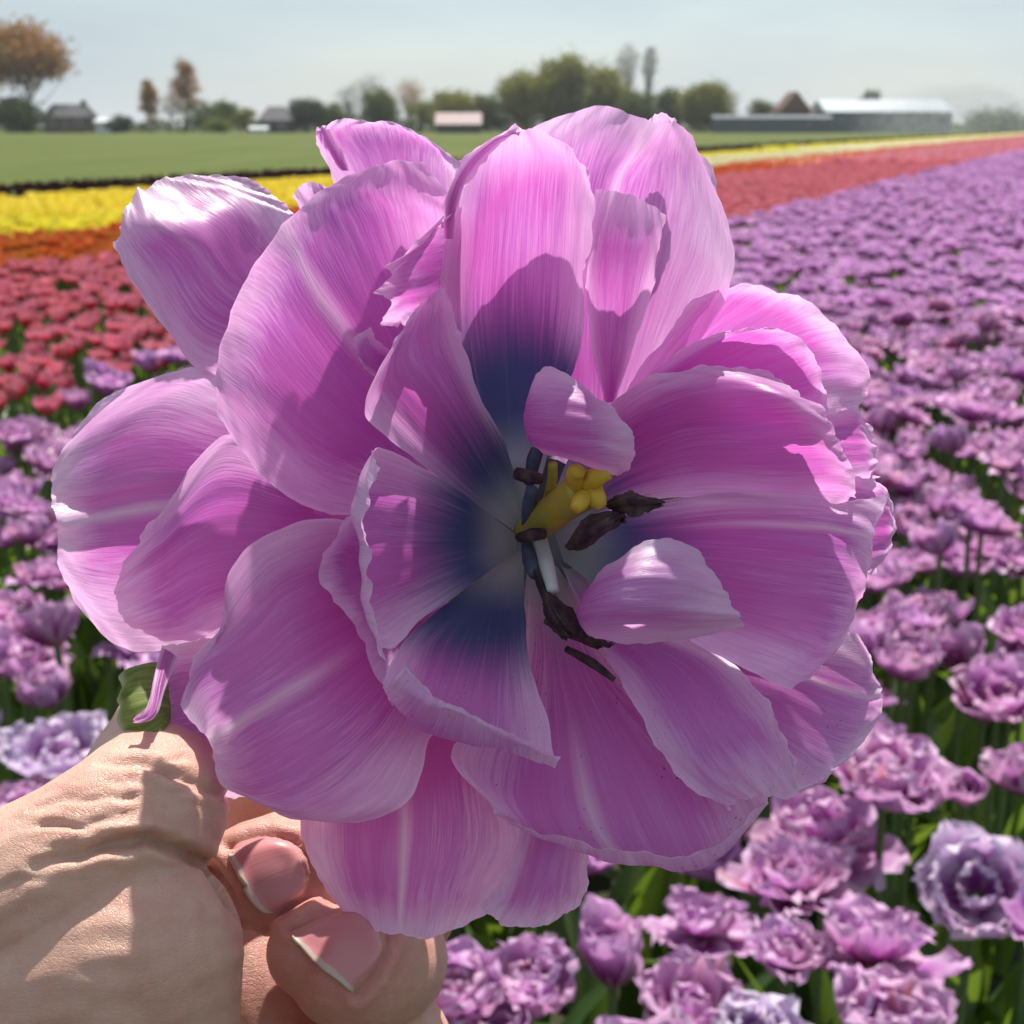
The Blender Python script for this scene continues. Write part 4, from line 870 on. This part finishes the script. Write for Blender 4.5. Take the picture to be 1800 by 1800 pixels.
for k, (nm, lab, px_, tp, wp, D_, st, crn, bt, dn, ln) in enumerate(T_): tree(nm, lab, px_, tp, wp, D_, st, crn, 900 + k, bt, dn, nm, ln)
def hedge(label, px0, px1, top, D, crown, seed):
    r = np.random.default_rng(seed); t = empty('hedge', at((px0 + px1) / 2, D)); tag(t, label, 'hedge', 'hedges beyond the green field'); W = wid(px1 - px0, D); H = hgt(top, D); n_ = int(W * H * 14)
    xs = r.uniform(-W / 2, W / 2, n_); top_ = H * (.72 + .28 * wob(xs * .35, seed, 5, 1.0, .8)); zs = top_ * r.uniform(0.02, 1, n_) ** .8; ys = r.uniform(-1.3, 1.3, n_); ctr = np.stack([xs, ys, zs], 1)
    a = r.normal(0, 1, (n_, 3)); a /= np.linalg.norm(a, axis=1)[:, None]; bb = np.cross(a, r.normal(0, 1, (n_, 3))); bb /= np.linalg.norm(bb, axis=1)[:, None]; ls = r.uniform(.22, .5, n_)[:, None]
    Q = np.stack([ctr + a * ls, ctr + bb * ls * .6, ctr - a * ls, ctr - bb * ls * .6], 1).reshape(-1, 3); Q[:, 2] = np.maximum(Q[:, 2], .01)
    mesh_obj('foliage', Q, np.arange(n_ * 4).reshape(-1, 4), CR[crown], t, smooth=False)
    v = []; f = []; o = 0
    for k in range(max(3, int(W / 2.5))):
        q, g_ = tube([(-W / 2 + (k + .5) * 2.5, 0, 0), (-W / 2 + (k + .5) * 2.5 + .2, .1, H * .6)], [.08, .03], 5); v.append(q); f += [[i + o for i in z] for z in g_]; o += len(q)
    mesh_obj('stems', np.concatenate(v), f, M_BARK, t)
hedge('brownish hedge behind the dark brick house', -60, 175, 196, 292, 'green', 1); hedge('low dull hedge between the white shed and the blue roofed house', 225, 460, 204, 296, 'green', 2)
hedge('dark hedge between the blue roofed house and the pink roofed shed', 505, 770, 196, 296, 'dark', 3); hedge('green hedge behind the pink roofed shed', 770, 900, 192, 300, 'green', 4)
hedge('olive undergrowth closing the foot of the big grove', 900, 1130, 178, 296, 'olive', 5); hedge('dark undergrowth between grove and long grey shed', 1130, 1290, 188, 294, 'dark', 6); hedge('pale far hedge behind the spray', 1670, 1900, 212, 345, 'green', 7)
# buildings
def box(x0, x1, y0, y1, z0, z1):
    v = [(x0, y0, z0), (x1, y0, z0), (x1, y1, z0), (x0, y1, z0), (x0, y0, z1), (x1, y0, z1), (x1, y1, z1), (x0, y1, z1)]
    return v, [[3, 2, 1, 0], [4, 5, 6, 7], [0, 1, 5, 4], [1, 2, 6, 5], [2, 3, 7, 6], [3, 0, 4, 7]]
def bmesh_box(name, parent, mat, *b): v, f = box(*b); return mesh_obj(name, v, f, mat, parent, smooth=False)
def building(name, label, px0, px1, eave, ridge, D, dep, wallm, roofm, along=True, wins=0, hip=0.0, door=True, cat='building'):
    W = wid(px1 - px0, D); b = at((px0 + px1) / 2, D); t = empty(name, b); tag(t, label, cat); ze = hgt(eave, D); zr = hgt(ridge, D); x = W / 2
    bmesh_box('wall', t, wallm, -x, x, 0, dep, 0, ze); ov = .35; h_ = hip * W
    if along: rv = [(-x-ov, -ov, ze-.05), (x+ov, -ov, ze-.05), (x+ov, dep+ov, ze-.05), (-x-ov, dep+ov, ze-.05), (-x-ov+h_, dep/2, zr), (x+ov-h_, dep/2, zr)]; rf = [[0,1,5,4],[2,3,4,5],[1,2,5],[3,0,4],[3,2,1,0]]
    else: rv = [(-x-ov, -ov, ze-.05), (x+ov, -ov, ze-.05), (x+ov, dep+ov, ze-.05), (-x-ov, dep+ov, ze-.05), (0, -ov, zr), (0, dep+ov, zr)]; rf = [[0,1,4],[1,2,5,4],[2,3,5],[3,0,4,5],[3,2,1,0]]
    rf_ = mesh_obj('roof', rv, rf, roofm, t, smooth=False)
    for k in range(wins):
        cx = -x + W * (k + .5) / wins; ww = min(.55, W / wins * .28)
        f_ = bmesh_box('window', t, M_FRAME, cx - ww, cx + ww, -.06, .02, ze * .40, ze * .78); bmesh_box('pane', f_, M_GLASS, cx - ww + .1, cx + ww - .1, -.08, -.055, ze * .43, ze * .75)
    return t, W, ze, zr, rf_
M_FRAME = simple('white_frame', (0.6, 0.6, 0.58)); M_GLASS = simple('dark_glass', (0.02, 0.025, 0.03), rough=.1, spec=.6)
M_BRK = simple('brown_brick', (0.11, 0.075, 0.06), (0.15, 0.10, 0.08), 2); M_DROOF = simple('dark_roof', (0.055, 0.055, 0.062), (0.08, 0.075, 0.08), 2)
M_RROOF = simple('red_roof', (0.17, 0.075, 0.055), (0.13, 0.07, 0.055), 2); M_PROOF = simple('pink_roof', (0.52, 0.38, 0.36), (0.44, 0.33, 0.32), 2)
M_WHT = simple('white_wall', (0.65, 0.67, 0.68), (0.55, 0.58, 0.60), 1); M_DWALL = simple('dark_wall', (0.05, 0.055, 0.06), (0.08, 0.08, 0.08), 1); M_BLUEW = simple('slate_wall', (0.09, 0.115, 0.135), (0.12, 0.14, 0.155), .5); M_HALLR = simple('pale_roof', (0.46, 0.50, 0.54), (0.40, 0.44, 0.48), .4)
t, W, ze, zr, rf_ = building('house', 'dark brick house with steep gabled roof and chimney beside the rust brown tree', 78, 150, 206, 184, 262, 8, M_BRK, M_DROOF, True, 3, .12)
bmesh_box('chimney', rf_, M_BRK, W * .30, W * .30 + .8, 3.5, 4.3, zr - 1.2, zr + .7)
building('shed', 'small white walled shed between the dark house and the low dark bush', 168, 208, 214, 207, 262, 6, M_WHT, M_WHT, True, 1)
building('house', 'low house with dark blue hipped roof among the green bushes', 455, 508, 212, 188, 268, 8, M_DWALL, M_DROOF, True, 2, .28)
building('cottage', 'tiny pale cottage front below the dark blue roof', 440, 466, 226, 222, 250, 3, M_WHT, M_WHT, True, 0)
t, W, ze, zr, rf_ = building('open_shed', 'open field shed with pale pink roof and dark posts at the field edge', 768, 843, 218, 199, 250, 6, M_DWALL, M_PROOF, True, 0)
for k in range(5): bmesh_box('post', t, M_BARK, -W/2 + W*k/4 - .12, -W/2 + W*k/4 + .12, -.34, -.1, 0, ze - .06)
building('long_shed', 'long low slate grey shed running in front of the hall', 1256, 1460, 208, 203, 262, 5, M_BLUEW, M_BLUEW, True, 0)
building('house', 'red roofed gabled farmhouse behind the long grey shed', 1372, 1422, 196, 163, 285, 9, M_BRK, M_RROOF, False, 2)
building('barn', 'low red roofed barn joined to the gabled farmhouse side', 1424, 1450, 200, 188, 284, 8, M_BRK, M_RROOF, True, 0)
t, W, ze, zr, rf_ = building('hall', 'long grey hall with pale sloping roof half veiled by spray', 1452, 1672, 197, 176, 275, 16, M_BLUEW, M_HALLR, True, 0)
for k in range(12): bmesh_box('wall_panel', t, M_BLUEW, -W/2 + W*k/12 + .12, -W/2 + W*(k+1)/12 - .12, -.09, -.01, .2, ze - .3)
# irrigation spray: jets of fine drops blown across the far field
def water_spray(n_=26000, D=232.0):
    r = np.random.default_rng(77); src = np.array([at(1835, D).x, D, 2.0]); x_end = at(1545, D).x; zt = hgt(152, D)
    t = r.beta(1.3, 1.2, n_); jet = r.random(n_) < .06
    X = src[0] + (x_end - src[0]) * t; arc = 2.0 + (zt - 2.0) * 4 * np.clip(t * .95 + .02, 0, 1) * (1 - np.clip(t * .95 + .02, 0, 1)) * 1.0
    Z = np.where(jet, arc + r.normal(0, .9, n_) * (.3 + 2.0 * t), arc * r.beta(1.0, 1.1, n_)); Z = Z + r.normal(0, .3, n_); Z = np.clip(Z, .05, None)
    X = X + r.normal(0, 1.0, n_) * (.3 + 3.5 * t); Y = D + r.normal(0, 1.0, n_) * (.4 + 5 * t)
    # a second sector drifting on beyond the frame
    k = n_ // 3; X[:k] = 2 * src[0] - X[:k]
    C = np.stack([X, Y, Z], 1); q = np.array([[1, 1, 1], [1, -1, -1], [-1, 1, -1], [-1, -1, 1]]) / 1.732
    S = (r.uniform(.035, .085, n_))[:, None, None]; V_ = (C[:, None, :] + q[None] * S).reshape(-1, 3); V_[:, 2] = np.maximum(V_[:, 2], .01)
    fb = np.array([[0, 1, 2], [0, 3, 1], [0, 2, 3], [1, 3, 2]]); Fc = (np.arange(n_)[:, None, None] * 4 + fb[None]).reshape(-1, 3)
    s_ = NT('water_drops'); m_ = s_.out(leafy(s_, (0.88, 0.90, 0.92), .25, .5, spec=.5))
    o = mesh_obj('water_spray', V_, Fc, m_, None, smooth=True); tag(o, 'white fan of irrigation spray drifting past the end of the hall', 'spray', kind='stuff')
water_spray()
# thin spring haze over the flat land: a closed box round everything, the sky outside
hv_, hf_ = box(-3050, 3050, -650, 5050, -1.0, 42.0)
hz = mesh_obj('haze', hv_, hf_, None, smooth=False); sH = NT('haze'); vH = sH.n('ShaderNodeVolumePrincipled', {'Color': (.93, .96, 1.0), 'Density': .00022, 'Anisotropy': .4})
hz.data.materials.append(sH.out(None, vH.outputs[0])); tag(hz, 'thin pale haze over the fields', 'haze', kind='stuff')
